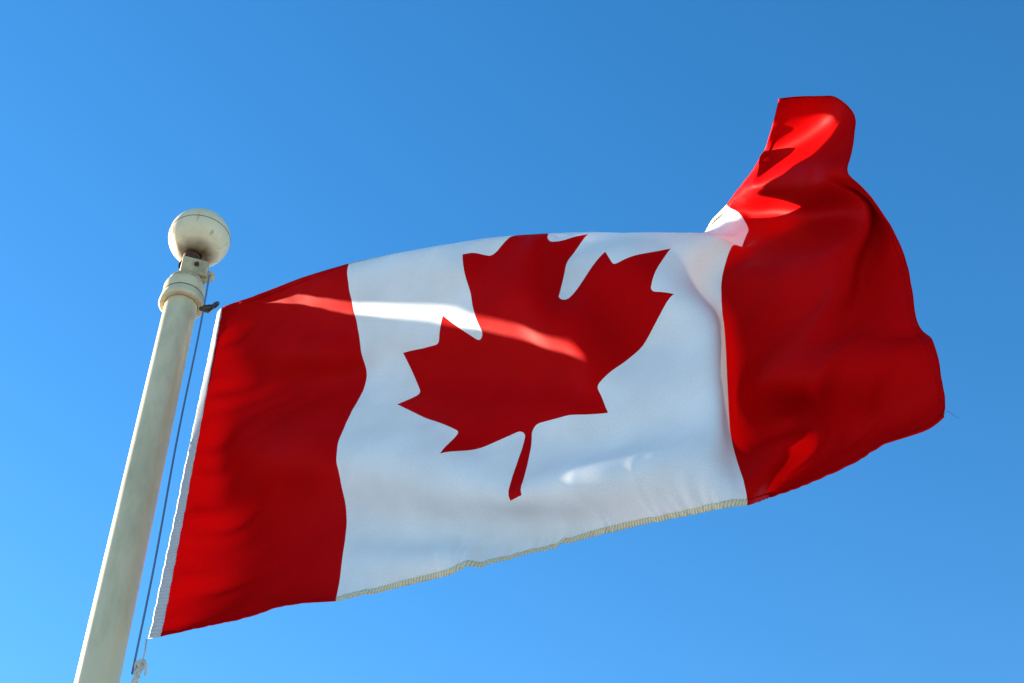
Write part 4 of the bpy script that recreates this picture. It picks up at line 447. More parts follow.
1,-2,-2,-4,-5,-4,-3,-3,-3,-1,-1,0,1,0,2,0,2,-2,0,1,0,1,3,5,5,-1,-3,-7,-6,32,8,-2,-2,1,4,0,2,1,2,1,-3,-2,-2,-2,-1,-2,-2,-2,-2,-1,-2,0,-1,-1,0,-1,0,0,0,0,1,1,1,1,-1,1,1,1,3,3,3,3,3,4,
3,4,4,1,0,1,3,2,2,1,2,1,1,2,-1,0,-2,-3,1,0,0,0,0,-1,-1,1,-2,-1,-3,-6,-11,-10,-9,-5,1,3,4,7,9,7,5,0,0,-1,-2,-4,-8,-9,-6,1,4,3,4,2,3,2,4,1,0,-1,-3,-3,-4,-3,-4,-2,-1,-2,0,0,1,0,1,-1,0,
-1,1,2,3,5,4,-1,0,-1,27,0,0,1,0,4,0,2,2,1,0,0,-2,-1,-2,-2,-2,-2,-1,-2,-2,0,-2,-1,-1,-1,0,-1,0,0,1,1,0,1,1,-1,1,1,1,0,1,3,2,3,3,5,4,3,2,1,1,1,2,2,2,2,2,1,1,1,0,0,-1,1,-1,0,-1,-1,1,0,
-2,0,-2,-1,-3,-10,-13,-10,-6,-1,3,5,8,8,7,4,1,0,0,-1,-2,-5,-11,-7,-2,1,2,1,0,1,5,7,7,4,1,0,-3,-4,-4,-4,-4,-3,-3,-2,-1,0,0,0,1,-1,0,-1,0,1,4,4,1,-3,21,10,4,1,0,0,-3,0,1,2,2,1,-1,0,-2,
-1,-2,-1,-2,-2,-1,-2,-2,-1,-1,-1,-1,0,0,0,0,0,0,1,0,1,0,-1,0,0,1,2,0,2,2,2,2,3,4,3,1,1,1,2,2,2,3,2,2,2,1,2,0,2,-1,0,-1,0,0,-1,0,1,-1,0,-2,-2,-6,-12,-11,-8,-3,3,5,6,7,6,5,1,0,1,-1,-1,
-3,-7,-7,-5,-2,-1,-3,-2,0,4,10,11,9,3,1,0,-3,-4,-5,-4,-5,-2,-4,-2,-3,-1,-1,-1,0,0,0,-1,1,1,3,3,6,37,1,1,-3,-3,-3,-5,0,1,2,1,1,2,-1,0,-1,-2,-2,-1,-2,-1,-2,-2,-1,-2,-1,-1,-1,0,-1,0,1,
0,1,1,0,1,-1,0,0,0,-1,1,0,0,0,0,2,2,3,2,3,2,2,3,2,2,3,3,1,3,1,3,1,3,1,-1,-1,0,0,0,-1,0,0,-1,-1,-3,-8,-10,-9,-3,-1,3,4,4,6,5,3,2,0,0,-1,0,-3,-8,-7,-3,-5,-5,-6,-2,3,9,14,14,5,4,1,-2,-4,
-3,-4,-4,-5,-2,-5,-2,-4,-1,-2,-1,0,-1,0,-1,1,2,5,24,21,2,1,-4,-4,-4,-3,0,1,1,2,3,1,0,0,-1,-1,-1,-2,-1,-3,-1,-2,-2,-1,-1,-1,-1,-2,0,0,0,0,0,1,1,1,1,0,-1,0,-1,-1,-1,-1,-2,0,1,2,1,2,2,
3,3,1,3,2,2,3,3,2,3,3,3,2,4,1,-1,-1,0,-1,1,0,0,0,-1,-1,-3,-9,-8,-6,-3,1,1,3,4,6,5,0,1,1,0,-1,-2,-3,-9,-5,-8,-7,-4,-2,0,7,13,17,9,3,1,-2,-1,-3,-2,-3,-3,-4,-3,-4,-2,-5,-2,-2,-2,-1,-1,
0,-1,2,12,34,7,1,-9,1,-3,-2,1,0,1,1,2,2,2,2,0,0,0,-2,-1,-2,-1,-3,-1,-2,-2,-2,-2,-1,-1,0,-1,-1,1,0,1,0,1,1,0,1,-1,0,-2,-1,0,1,1,-1,0,-1,1,1,2,0,3,1,2,2,1,3,2,3,3,3,5,3,4,2,1,-1,-1,0,
1,0,0,-1,-1,-1,-3,-8,-7,-4,-4,0,1,3,6,6,3,0,0,0,-1,0,-3,-7,-13,-7,-5,-4,-1,1,4,13,14,11,3,-1,2,0,0,-2,-1,-2,-2,-3,-3,-4,-2,-4,-4,-3,-2,-1,-1,2,6,20,23,1,0,-20,2,-1,-2,-3,0,1,0,2,2,4,
2,1,0,0,0,-1,-2,-2,-1,-2,-2,-2,-2,-2,-2,-1,-2,-1,-1,0,0,0,1,0,1,2,1,-1,-2,0,0,0,0,0,0,-1,1,1,1,0,1,-1,1,1,1,2,0,3,2,2,4,3,4,5,5,3,1,0,0,0,0,0,0,1,-1,-3,-3,-7,-7,-4,-4,0,2,5,7,4,1,0,
0,-1,-1,-2,-3,-10,-10,-8,-4,-1,3,3,6,15,10,3,1,2,1,1,1,-1,0,-2,-1,-2,-2,-4,-3,-3,-2,-3,-2,0,1,9,23,9,2,-12,-21,-2,-1,-7,-11,0,0,1,1,3,4,4,1,1,0,0,-1,0,-2,-1,-2,-2,-2,-2,-2,-3,-2,-2,
-2,-1,-2,0,-1,1,1,0,0,0,1,0,0,-1,0,1,0,0,0,1,1,1,1,0,0,-1,0,0,0,1,0,2,2,2,3,3,5,5,4,4,3,1,2,-1,0,1,-1,0,0,-2,-5,-6,-8,-4,-3,1,4,6,6,2,1,-2,-1,-1,0,-2,-5,-9,-9,-7,-2,3,3,4,9,13,3,2,2,
2,2,0,1,0,0,-1,-1,-1,-1,-2,-2,-4,-2,-2,-1,2,9,19,3,-4,-21,-13,-3,-1,0,2,0,0,0,1,3,5,4,3,1,1,-1,1,-1,0,-2,-1,-2,-2,-2,-2,-2,-3,-2,-2,-3,-2,-2,0,-2,0,2,1,1,-1,0,-1,0,-1,0,0,0,1,1,1,3,
2,0,-2,0,-2,-1,0,0,0,1,0,2,2,3,3,4,4,5,6,4,1,1,1,1,1,1,0,-2,-1,-7,-8,-7,-3,-1,2,5,6,5,0,-2,-1,-1,-1,0,-3,-6,-9,-8,-3,4,4,3,5,10,5,3,1,2,2,1,1,0,0,0,0,-1,0,-1,-2,-1,-2,-3,-1,2,10,12,
1,-12,-21,-7,-2,-1,-2,-4,0,-1,0,1,3,4,6,3,2,1,2,-1,1,0,-1,-1,-1,-1,-2,-3,-2,-2,-4,-2,-2,-3,-2,-3,-1,0,-1,1,2,-2,-2,-1,0,0,0,-1,1,0,0,1,1,2,1,0,-1,0,0,-1,0,0,-1,2,0,1,2,1,3,4,3,4,4,5,
4,4,2,2,1,0,0,-2,-2,-9,-7,-5,-2,-2,1,3,4,2,0,-1,1,0,0,-1,-2,-8,-8,-3,3,3,1,4,8,7,3,2,2,0,2,0,0,0,0,0,0,-1,0,-1,-1,-2,-1,-1,2,10,6,-1,-18,-13,-3,-1,1,4,5,0,-1,0,0,2,5,6,5,2,1,1,2,-1,
1,1,-1,0,-1,-2,0,-3,-2,-2,-4,-3,-2,-4,-2,-2,-3,-2,-1,-2,-1,1,-1,0,0,-1,0,-1,0,-1,0,-1,-1,1,3,3,1,1,0,0,0,0,0,0,1,0,2,1,2,3,2,4,4,7,6,3,3,2,0,0,-1,-3,-3,-8,-5,-5,-2,-4,-6,-3,3,6,4,2,
2,0,1,-2,-4,-5,-3,3,2,1,0,8,8,3,1,-1,1,0,0,0,-1,0,0,-1,0,0,0,-1,0,-1,1,5,11,1,-8,-17,-6,-1,1,3,3,4,0,-1,-1,0,2,4,6,5,4,2,1,1,1,0,1,1,0,-1,0,-1,-1,-2,-1,-2,-3,-3,-3,-3,-4,-2,-2,-1,-2,
-3,-3,-1,-1,-1,0,0,-1,-1,-1,-1,-1,-1,2,2,2,3,1,2,1,0,0,0,0,0,1,-1,1,0,2,2,2,3,4,5,7,4,4,3,0,-1,-2,0,-4,-7,-6,-7,-7,-7,-2,1,4,4,3,2,2,1,0,-1,-5,1,2,-1,0,1,7,7,2,0,0,-1,-1,-1,-1,0,-1,
-1,0,-2,-3,4,3,0,2,3,10,9,-3,-15,-13,-3,0,1,3,6,8,0,-1,-1,0,1,3,5,6,4,2,2,2,2,1,0,1,0,1,0,0,0,-1,-1,-1,-2,-3,-2,-4,-2,-4,-2,-1,0,-7,-4,-2,-3,-1,-2,-1,0,-1,0,-1,-1,0,0,2,2,3,3,2,2,1,
1,-1,1,-1,-1,1,-1,0,0,0,1,1,3,3,3,6,5,6,2,0,1,1,-2,-6,-9,-11,-10,-2,-1,0,2,3,2,2,2,1,2,-1,-2,3,0,0,-1,0,5,10,0,-1,-2,-3,-2,-1,-1,0,0,0,1,1,3,0,1,1,3,7,12,3,-9,-18,-9,-1,0,1,1,1,2,0,
-1,-1,-1,1,2,4,6,5,3,3,0,2,1,2,0,1,1,1,0,1,0,-1,0,-1,-1,-2,-2,-3,-3,-4,-6,-4,-3,-2,-3,-2,-2,-1,-1,-1,-1,-2,0,-1,0,0,0,2,2,4,4,3,2,0,1,0,0,0,-1,0,-1,-1,0,-1,0,-1,1,2,2,3,6,7,3,3,4,0,
-8,-12,-11,-7,-1,0,0,0,0,2,1,2,2,1,1,0,3,-1,0,1,-1,4,9,0,-3,-3,-2,-3,0,0,1,1,1,1,3,2,0,0,3,6,9,9,-2,-16,-17,-4,-1,-1,-1,-1,-4,-8,0,-1,-2,0,0,2,3,5,5,4,2,2,1,2,1,1,2,0,2,0,1,1,0,0,1,
-1,-1,-1,-2,-3,-3,-5,-7,-2,-2,-2,-3,-2,-2,-2,-2,-1,-1,-2,-1,-1,0,0,0,1,2,5,5,3,3,1,0,0,1,-1,0,0,-1,-2,-1,-2,-1,-2,0,0,1,2,7,8,6,3,0,-8,-9,-8,-4,-2,-2,0,-1,1,-1,2,0,1,1,2,2,1,1,0,-1,
0,3,9,0,-2,-4,-3,0,-1,1,0,1,1,1,2,1,1,2,6,7,10,3,-9,-19,-11,-2,-1,1,0,0,1,3,0,-2,0,-1,0,0,3,4,5,4,2,3,1,1,1,2,1,1,1,2,0,1,1,1,0,1,0,0,-1,-1,-2,-2,-2,-3,-4,-4,-3,-3,-3,-3,-2,-3,-1,-2,
-1,-1,-2,-1,-1,-1,1,2,4,7,4,3,2,1,-1,1,0,0,0,0,-2,-2,-3,-2,-3,-2,-1,0,1,8,8,2,-2,-2,-4,-4,-2,-2,-2,-1,-1,-1,0,-1,1,1,0,1,3,2,0,0,0,0,0,10,-1,-1,-2,-2,-1,-1,-1,0,1,1,1,0,2,3,6,6,5,7,
-3,-14,-16,-6,0,1,0,2,1,1,2,0,-1,-1,-1,-1,1,2,3,4,5,2,2,1,2,1,1,1,2,0,1,2,1,1,1,1,1,0,0,0,-1,-1,-2,-1,0,-3,-2,-3,-4,-3,-2,-3,-2,-2,-2,-2,-2,-2,-1,-3,-2,-2,0,2,5,7,6,2,1,1,1,0,1,1,2,
-2,-2,-2,-3,-3,-3,-3,-4,0,3,4,3,3,1,0,-1,-2,-3,0,-3,-1,-1,-1,0,0,-1,1,0,3,1,0,0,-1,1,1,7,0,2,-2,-2,-2,-1,-1,0,0,0,0,2,2,4,5,6,4,-2,-8,-14,-9,-1,1,2,3,2,2,2,0,0,-1,-1,0,-1,1,1,2,3,3,
4,1,3,0,1,2,0,1,2,1,0,2,1,1,1,1,1,0,1,0,-2,-1,-3,2,1,-2,-1,-2,-2,-4,-2,-3,-3,-2,-2,-2,-2,-3,-2,-2,-4,-4,1,3,5,5,6,1,-1,0,2,1,2,2,1,-1,-1,-1,-1,-2,-3,-5,-4,3,2,2,2,3,1,-1,-1,-1,-2,-1,
-1,-2,0,-1,-1,0,-1,1,2,1,0,0,1,0,0,5,2,2,-1,-2,-2,-2,-1,-1,-2,0,1,1,3,3,3,2,0,-5,-10,-9,-2,1,3,3,3,3,3,5,7,0,0,-1,-2,1,-1,1,2,3,3,3,2,1,2,1,0,2,1,0,1,1,0,2,1,1,0,2,1,0,0,0,-1,0,2,0,
1,-1,-1,-3,-1,-3,-2,-2,-3,-3,-2,-2,-2,-2,-3,-4,-4,-3,-1,0,2,2,2,3,2,0,2,0,-1,4,4,3,2,1,1,0,2,-1,-3,-2,-1,0,2,0,-2,-1,-1,-1,-1,-1,-1,-1,-2,0,-1,0,-1,1,0,0,0,1,1,1,2,6,-1,1,-1,-1,-3,-2,
-2,-1,-1,0,1,0,1,0,0,-2,-7,-8,-2,0,3,3,4,5,3,4,2,1,0,-1,-1,1,-2,1,0,1,2,3,3,2,1,1,1,1,1,0,1,1,1,1,1,0,1,2,0,1,1,1,0,1,2,0,2,0,0,0,0,-2,-2,-1,-3,-2,-2,-3,-2,-2,-2,-2,-1,-4,-6,-6,-4,-2,
-2,3,3,2,2,1,1,1,1,5,4,4,3,3,3,2,2,-2,-3,-2,-2,-3,-2,1,0,0,-1,-1,-1,-1,-1,0,-2,0,-1,0,-1,-1,0,1,0,1,1,0,8,1,1,2,-1,0,-2,-3,-2,-2,-1,-2,-1,-2,-3,-4,-4,-5,-3,-1,2,3,4,5,4,5,3,0,-1,0,0,
0,-1,0,-1,1,1,1,2,2,2,1,1,1,1,0,2,1,0,1,0,0,1,0,1,1,1,0,1,2,1,3,2,2,1,2,-1,0,0,-1,-2,-1,-2,-3,-2,-2,-3,-2,-2,-2,-1,-6,-7,-6,-5,-2,0,2,1,2,1,1,2,1,3,4,3,4,3,3,4,2,0,0,-2,-1,-3,-1,-1,
-1,0,-1,0,-1,0,-2,-1,0,-1,-1,-1,-2,-1,1,0,0,0,0,-2,10,4,3,2,1,0,0,0,-2,-3,-3,-4,-4,-4,-4,-5,-4,-4,-2,-1,1,1,4,5,6,7,4,3,-3,0,0,-1,0,0,1,-1,1,1,1,1,2,1,1,1,1,1,0,0,1,0,1,1,0,1,-1,1,1,
1,1,1,2,2,4,2,3,1,2,0,1,0,-1,-2,-1,-1,-2,-3,-2,-3,-3,-2,-4,-3,-6,-6,-5,-3,-1,-1,1,1,2,2,2,3,-1,1,2,2,2,3,2,3,1,0,1,-1,0,0,0,0,-1,0,-1,-1,-1,0,-1,-1,-1,0,-2,-3,-1,-1,0,1,0,-1,-4,8,8,
6,3,1,1,0,0,1,-1,-3,-3,-5,-6,-5,-5,-5,-4,-4,-2,-1,1,1,3,6,9,10,10,10,0,0,1,-1,1,-1,0,0,0,1,1,0,2,1,1,0,1,1,1,0,1,0,0,0,0,1,0,-1,1,1,2,2,1,4,4,3,3,2,2,0,0,1,0,-1,-1,-1,-2,-2,-2,-3,-3,
-4,-4,-4,-5,-5,-4,-2,-2,-1,0,1,1,2,2,0,-2,0,0,2,1,1,2,1,2,1,1,1,1,1,0,0,0,0,1,-1,-1,0,-1,0,-1,-1,-5,-1,0,1,-1,0,-2,-6,4,9,9,6,3,0,0,1,0,1,0,-2,-2,-4,-6,-5,-6,-5,-5,-4,-4,-2,-1,1,3,5,
10,11,12,0,0,0,2,-1,0,0,-1,0,0,0,1,1,0,1,1,0,1,0,1,1,0,0,1,0,0,-1,1,-1,1,0,2,3,2,4,5,3,4,2,2,1,0,1,0,0,-1,0,-1,-2,-2,-3,-3,-4,-4,-5,-4,-4,-5,-2,-2,-1,-1,1,1,1,-3,-1,-2,0,-1,0,1,0,1,
0,1,2,1,2,2,2,1,1,1,0,1,0,0,0,-1,0,0,-5,-2,1,-2,0,-1,-3,-6,0,7,10,9,7,3,-1,-1,0,2,0,1,0,-1,-3,-4,-5,-7,-5,-6,-5,-5,-4,-3,-2,1,2,4,7,0,1,1,-1,1,0,-1,-1,0,-1,0,0,0,1,0,1,1,0,2,0,0,1,1,
-1,0,0,0,-1,0,-1,1,0,1,3,4,5,5,4,3,2,3,2,0,1,1,0,0,-1,0,-1,-1,-2,-2,-4,-3,-6,-5,-4,-5,-3,-3,-2,-2,-1,-3,0,-2,-1,-2,-2,0,-1,0,-1,1,1,0,2,2,2,2,3,2,1,1,1,2,0,1,0,0,-1,-2,-3,-1,1,-1,-2,
-5,-7,-3,3,9,12,10,7,3,-1,0,-1,2,1,0,0,1,-2,-3,-4,-6,-6,-6,-6,-6,-6,-5,-6,-2,0,3,0,1,1,1,0,-1,0,-1,-2,-1,-1,0,0,0,1,0,1,1,0,2,0,1,0,1,0,-1,0,0,-1,-1,-1,0,0,2,3,3,5,5,5,3,3,2,3,1,1,1,
0,2,-1,1,-1,0,-2,0,-3,-3,-4,-6,-6,-5,-5,-4,-2,-1,1,-5,-5,-3,-3,-1,-2,-1,-1,0,-1,-1,1,1,1,1,3,2,2,3,2,2,1,2,1,1,1,0,-2,-1,-1,-1,-2,-2,-6,-8,-6,1,5,10,14,12,7,2,0,0,0,0,1,2,0,1,-1,-1,
-3,-5,-5,-7,-7,-7,-7,-7,-7,-2,-1,0,2,1,1,-1,0,-2,-1,-1,-2,-1,-1,-1,1,0,1,0,1,1,0,1,1,0,1,0,1,-1,-1,0,0,-1,-2,1,-1,1,2,3,4,4,6,3,4,2,4,2,1,3,0,2,0,1,0,0,0,-1,-1,-2,-3,-4,-7,-6,-6,-6,
-4,-1,-6,-3,-4,-3,-2,-2,-2,-1,-1,-1,0,0,0,0,2,1,1,2,2,3,2,2,2,1,2,1,1,1,-3,0,-1,-2,-2,-8,-10,-6,-1,2,5,12,17,15,7,1,0,0,0,0,1,2,0,2,-1,-1,-1,-4,-4,-5,-6,-9,-8,-7,-7,-5,0,2,1,0,0,-1,
-1,-2,-2,-2,-2,-1,0,0,0,0,1,0,1,1,1,1,1,0,1,0,1,0,-1,-1,-2,0,-1,-1,-2,-1,1,2,5,3,5,4,4,3,4,4,2,3,2,2,1,2,1,0,0,1,-1,0,-2,-2,-5,-7,-8,-11,-11,0,-2,-2,-2,-3,-3,-1,-3,-1,-1,-1,-1,-1,0,
0,1,1,2,1,1,2,2,2,2,2,1,3,2,-1,-2,-1,-2,-4,-9,-10,-4,-1,-1,2,5,14,22,16,5,1,0,0,1,0,0,1,1,1,0,0,-1,-2,-3,-5,-4,-7,-7,-6,-6,0,2,1,0,0,-1,-1,-2,-3,-2,-2,-1,-1,-1,-1,1,0,1,0,1,1,1,1,2,
1,0,1,0,0,-1,0,-2,-3,-2,-2,-2,-2,0,0,4,3,4,5,4,3,5,4,3,4,4,3,2,4,1,2,0,1,-1,1,-1,0,-2,-4,-5,-8,-6,-4,-5,-5,-4,-4,-3,-3,-3,-2,-2,-1,-1,-1,0,-2,1,0,1,1,1,2,1,2,1,3,1,4,1,-3,-1,-2,-7,-11,
-7,-3,-1,1,0,1,8,21,23,10,3,1,0,0,0,0,2,0,1,1,-1,0,0,-2,-1,-4,-3,-6,-5,-3,0,0,1,1,-1,-1,-2,-2,-3,-3,-1,-2,-1,0,0,0,0,0,1,0,1,1,2,0,2,2,0,1,0,1,-1,-1,-3,-3,-3,-4,-2,-3,-1,0,2,2,3,3,5,
3,4,5,4,4,6,5,4,5,3,3,1,1,0,0,-1,0,0,-1,-1,-2,-3,-5,-4,-6,-5,-6,-3,-4,-4,-2,-3,-2,-2,-2,-1,-2,-1,0,0,0,1,1,1,2,0,3,6,1,-2,-3,-5,-8,-11,-5,-2,0,0,0,4,9,17,22,9,4,1,2,1,0,0,1,1,1,0,1,
0,0,0,-2,-2,-3,-3,-5,-5,0,0,0,-1,1,-2,-2,-3,-3,-2,-3,0,-1,-1,0,-1,0,1,0,1,1,0,1,2,1,1,2,1,2,0,0,-1,-1,-3,-4,-3,-4,-4,-3,-2,-1,1,1,3,2,3,4,3,4,4,4,5,6,6,8,6,5,3,1,0,0,-1,0,-1,0,2,-1,
1,-2,-2,-4,-4,-5,-5,-3,-5,-3,-3,-3,-3,-2,-2,-2,-2,-2,-1,-1,0,1,0,2,1,6,1,-2,-2,-5,-14,-9,-3,-1,-1,0,4,11,17,13,10,3,2,2,1,1,1,2,2,1,1,1,0,0,0,-1,0,-1,-3,-4,-6,-9,0,-1,0,0,-2,-1,-4,-3,
-2,-3,-1,-1,0,-1,0,-1,0,-1,0,1,0,1,1,2,1,2,2,2,1,2,1,0,-2,-1,-2,-3,-5,-4,-4,-4,-2,-2,0,0,1,1,2,3,2,3,3,4,5,7,7,8,8,7,6,4,1,1,-2,0,-1,-1,2,0,2,0,0,-1,-3,-2,-3,-3,-5,-3,-3,-3,-3,-3,-3,
-3,-2,-2,-2,-2,-2,0,0,2,3,0,-2,-5,-8,-12,-6,-2,-1,1,7,15,21,15,4,-6,-4,-1,1,1,1,1,0,2,3,3,2,0,1,-1,1,-1,-1,-2,-4,-6,-10,0,-1,-1,-2,-2,-3,-3,-4,-3,-1,0,-1,-1,0,0,0,-1,0,0,-1,1,1,0,1,
2,2,1,3,2,2,1,2,0,0,-2,-2,-2,-3,-5,-4,-4,-4,-2,-2,0,0,0,1,1,2,1,2,3,5,7,9,9,8,7,7,6,3,3,0,-1,0,-1,1,-1,1,2,1,1,-1,-1,-1,-1,-3,-2,-3,-3,-2,-3,-3,-3,-3,-4,-2,-2,-3,-2,0,-1,-2,-5,-4,-7,
-12,-4,-1,3,9,19,24,14,3,-4,-18,-6,-2,-1,1,1,1,1,0,1,2,1,2,2,2,1,0,0,-1,-2,-4,-3,0,-2,-2,-2,-4,-4,-4,-3,-2,-1,-1,0,1,0,0,0,0,-1,-1,0,0,0,1,0,1,2,3,1,4,1,4,1,3,0,1,0,-2,-2,-2,-5,-4,-4,
-4,-2,-3,-2,-1,-1,1,0,0,0,1,3,6,7,7,7,6,7,7,8,6,4,3,2,-1,-1,0,0,0,0,2,2,1,0,0,0,-1,-1,-1,-3,-2,-2,-3,-3,-1,-4,-4,-3,-4,-5,-5,-6,-5,-5,-6,-9,-2,3,12,24,22,10,1,-1,-12,-20,-6,-1,0,0,0,
1,-1,0,-1,-1,0,2,2,2,2,2,1,1,0,0,-1,0,-3,-4,-4,-4,-5,-4,-3,-1,0,0,1,1,0,0,0,0,0,0,-1,-1,-1,1,1,1,1,1,3,2,3,3,3,3,2,2,1,2,-1,-1,-1,-4,-3,-4,-4,-4,-2,-3,-2,-2,-1,-2,-3,-1,3,5,5,5,5,4,
4,6,7,7,8,7,5,4,2,1,-1,-1,1,-1,1,1,2,1,1,1,0,-1,0,-1,-2,-1,-2,-3,-1,-5,-5,-6,-5,-8,-10,-10,-6,-5,-1,3,15,25,18,7,0,0,-4,-22,-14,-4,-1,1,0,0,-1,0,-2,-1,-2,-1,-1,0,2,2,2,2,2,2,3,3,0,-6,
-6,-6,-5,-5,-3,-1,0,0,2,1,0,1,1,0,0,0,0,-1,-1,0,-1,0,0,1,1,2,2,4,3,5,2,4,3,2,2,3,2,0,0,-2,-2,-3,-3,-4,-4,-4,-4,-3,-2,-5,-4,0,3,4,3,2,1,4,3,4,6,6,8,8,8,6,4,4,1,-1,0,0,1,0,2,1,1,1,0,0,
-1,0,-1,0,-2,-4,-3,-3,-4,-5,-9,-14,-13,-7,0,4,15,24,16,4,-1,1,-2,-11,-25,-8,-1,1,-1,0,0,-1,0,-3,0,-1,-1,-1,-2,-1,0,1,2,1,2,1,1,0,-9,-9,-7,-6,-3,-1,-1,0,2,1,1,2,1,1,1,1,0,-1,0,-1,-1,
-1,-1,0,0,1,1,2,2,4,4,6,2,3,3,3,4,3,4,3,1,0,-1,-1,-3,-3,-4,-4,-6,-4,-4,-8,-6,3,1,1,-1,1,0,2,2,3,5,5,6,7,8,8,7,6,4,3,1,0,2,0,1,0,0,1,0,0,0,-1,-2,-1,-2,0,-3,-1,-4,-7,-13,-16,-8,6,12,22,
13,2,0,0,-1,-2,-22,-18,-4,0,-1,0,0,0,0,-1,-1,-2,-2,0,-2,-1,-2,-1,0,0,2,3,3,5,0,-13,-11,-8,-4,-2,-1,1,2,1,1,2,1,2,0,2,0,0,1,0,0,-2,-1,-2,0,-1,1,0,1,2,4,5,4,4,2,3,3,3,6,6,6,4,1,2,0,1,
-1,-2,-3,-5,-4,-5,-9,-12,-2,-1,-5,-2,0,0,0,1,2,1,2,4,4,6,7,8,8,9,6,5,5,2,1,1,1,1,-1,0,0,-1,0,-1,-1,-1,-1,1,-1,-2,-5,-9,-15,-8,4,21,14,3,0,-1,-1,-2,-4,-30,-9,-2,0,1,0,-1,-1,0,-1,0,-1,
-2,-1,-2,-3,-1,-2,0,0,2,0,0,-1,0,-17,-11,-8,-4,-1,1,1,2,2,1,1,1,2,2,1,1,1,-1,1,0,-1,-2,-1,-2,0,-1,-1,1,1,4,4,6,4,2,0,3,6,5,8,8,4,4,3,2,1,1,0,-2,-3,-4,-3,-9,-11,-5,-7,-9,-4,-2,0,0,0,
0,1,-1,3,4,0,7,5,8,11,10,8,5,6,2,3,2,-1,1,-1,0,-1,0,0,-2,0,0,-1,0,-1,-2,-6,-10,0,9,8,4,1,-1,-1,-1,-2,-10,-26,-7,0,-1,-1,1,1,-1,-2,0,0,-2,0,-2,-2,-3,-2,-2,0,2,-1,2,-2,-6,10595,-17,-13,
-13,-24,-29,-29,-29,-30,-29,-29,-25,-8,-6,-25,-24,-6,-6,-24,-27,-26,-23,-5,-7,-22,-25,-22,-8,-18,-9,-18,-7,-18,0,3,-4,-6,-7,-6,-7,-23,-24,-29,-20,-5,-6,-9,-16,-28,-42,-46,-30,-5,4,6,
-1,-21,-43,-47,-24,5,16,20,11,-12,-39,-47,-19,9,25,29,23,3,-35,-53,-46,-27,-15,-7,1,8,12,15,13,7,5,4,4,5,8,14,28,36,11,5,-6,-28,-14,-33,-33,-24,-37,-43,-40,-35,-7,-26,-15,-13,-14,-32,
-32,44,49,37,-3,-27,-29,-28,-5,-8,-27,-14,-47,-34,-33,-33,-33,-32,-63,4,1,-2,3,5,5,5,6,5,5,2,-9,-11,3,3,-9,-9,2,3,2,2,-9,-6,0,2,3,-4,3,-1,4,-3,7,1,1,1,0,0,0,-1,4,11,12,7,-4,-3,0,4,8,
10,9,2,-8,-6,-4,1,7,10,6,-3,-9,-5,-3,1,5,6,4,-9,-11,-7,-4,-2,1,8,6,0,-7,-10,-7,-7,-5,-3,-3,-1,3,3,2,2,0,0,-2,-8,-14,2,1,2,9,-2,2,2,-8,1,1,-2,3,0,2,-5,-1,-1,9,12,2,-10,-7,10,18,10,7,
-8,-5,8,-4,15,2,1,0,0,0,-63,3,0,0,3,3,4,3,4,4,4,1,-5,-4,0,-1,-5,-4,0,1,2,0,-5,-4,1,1,0,-3,1,-2,2,-1,3,0,-2,2,2,5,0,0,7,0,7,5,2,-3,-1,2,6,8,12,7,-5,-7,-5,-1,4,11,10,2,-7,-6,-5,-3,3,10,
6,-4,-9,-7,-7,-5,-2,8,8,2,-5,-7,-9,-6,-6,-4,-1,0,1,2,3,0,1,-1,-3,-7,-7,-2,2,9,16,-3,-5,-5,-5,-1,1,1,-1,-9,3,1,-1,-1,7,14,-12,-10,-5,9,14,14,7,-2,0,4,3,8,6,3,1,-2,-1,-62,0,1,1,1,3,1,
2,1,2,1,2,-1,-1,0,1,-2,-2,0,0,0,1,-1,-2,1,2,0,-1,-1,-2,-1,-2,-3,1,0,1,2,0,4,8,2,-4,0,2,-2,-2,1,4,1,3,12,9,1,-5,-4,-3,2,7,12,6,-1,-5,-7,-6,1,8,10,2,-2,-7,-10,-10,-3,6,9,5,-1,-4,-6,-7,
-6,-4,-2,0,1,2,2,1,0,-2,-3,-5,-5,-1,-3,2,14,6,6,2,-2,-2,3,3,-4,-15,-8,-5,-3,1,4,6,-9,-3,-2,0,6,12,12,7,3,3,3,7,6,5,3,0,-4,-63,2,0,1,1,1,0,1,1,0,0,0,2,1,2,-1,1,0,-1,1,0,0,0,0,0,1,1,-1,
-1,-1,-2,0,-1,-4,-2,0,2,1,1,0,9,3,0,-3,-2,3,1,-3,-2,4,2,1,3,3,-1,-2,-3,4,7,9,1,0,-6,-7,-4,5,10,7,4,-3,-12,-10,-5,6,11,7,3,-1,-3,-6,-6,-4,-3,-1,3,1,1,1,-2,-2,-3,-5,-4,-4,-3,-2,0,9,15,
11,5,2,-1,1,0,-6,-5,-9,-11,-9,1,8,-4,-3,-3,-2,0,3,9,10,8,6,4,5,7,8,6,5,-2,-63,1,1,0,1,0,1,0,-1,0,1,1,1,1,0,2,1,0,1,0,0,0,0,0,1,0,0,0,0,-1,0,-1,0,-3,-2,-1,-1,0,1,0,3,-1,0,2,5,5,-1,-1,
-3,2,2,-1,-2,0,2,-1,-2,1,2,1,4,-1,-2,-3,-1,-1,2,11,0,-6,-2,-1,0,-1,9,10,7,3,-1,-4,-5,-6,-2,0,-1,2,0,-1,-1,-4,-5,-3,-5,-4,-2,-2,-5,5,10,14,14,7,2,-1,-1,1,-2,-3,-6,-9,-12,-6,1,-2,-2,0,
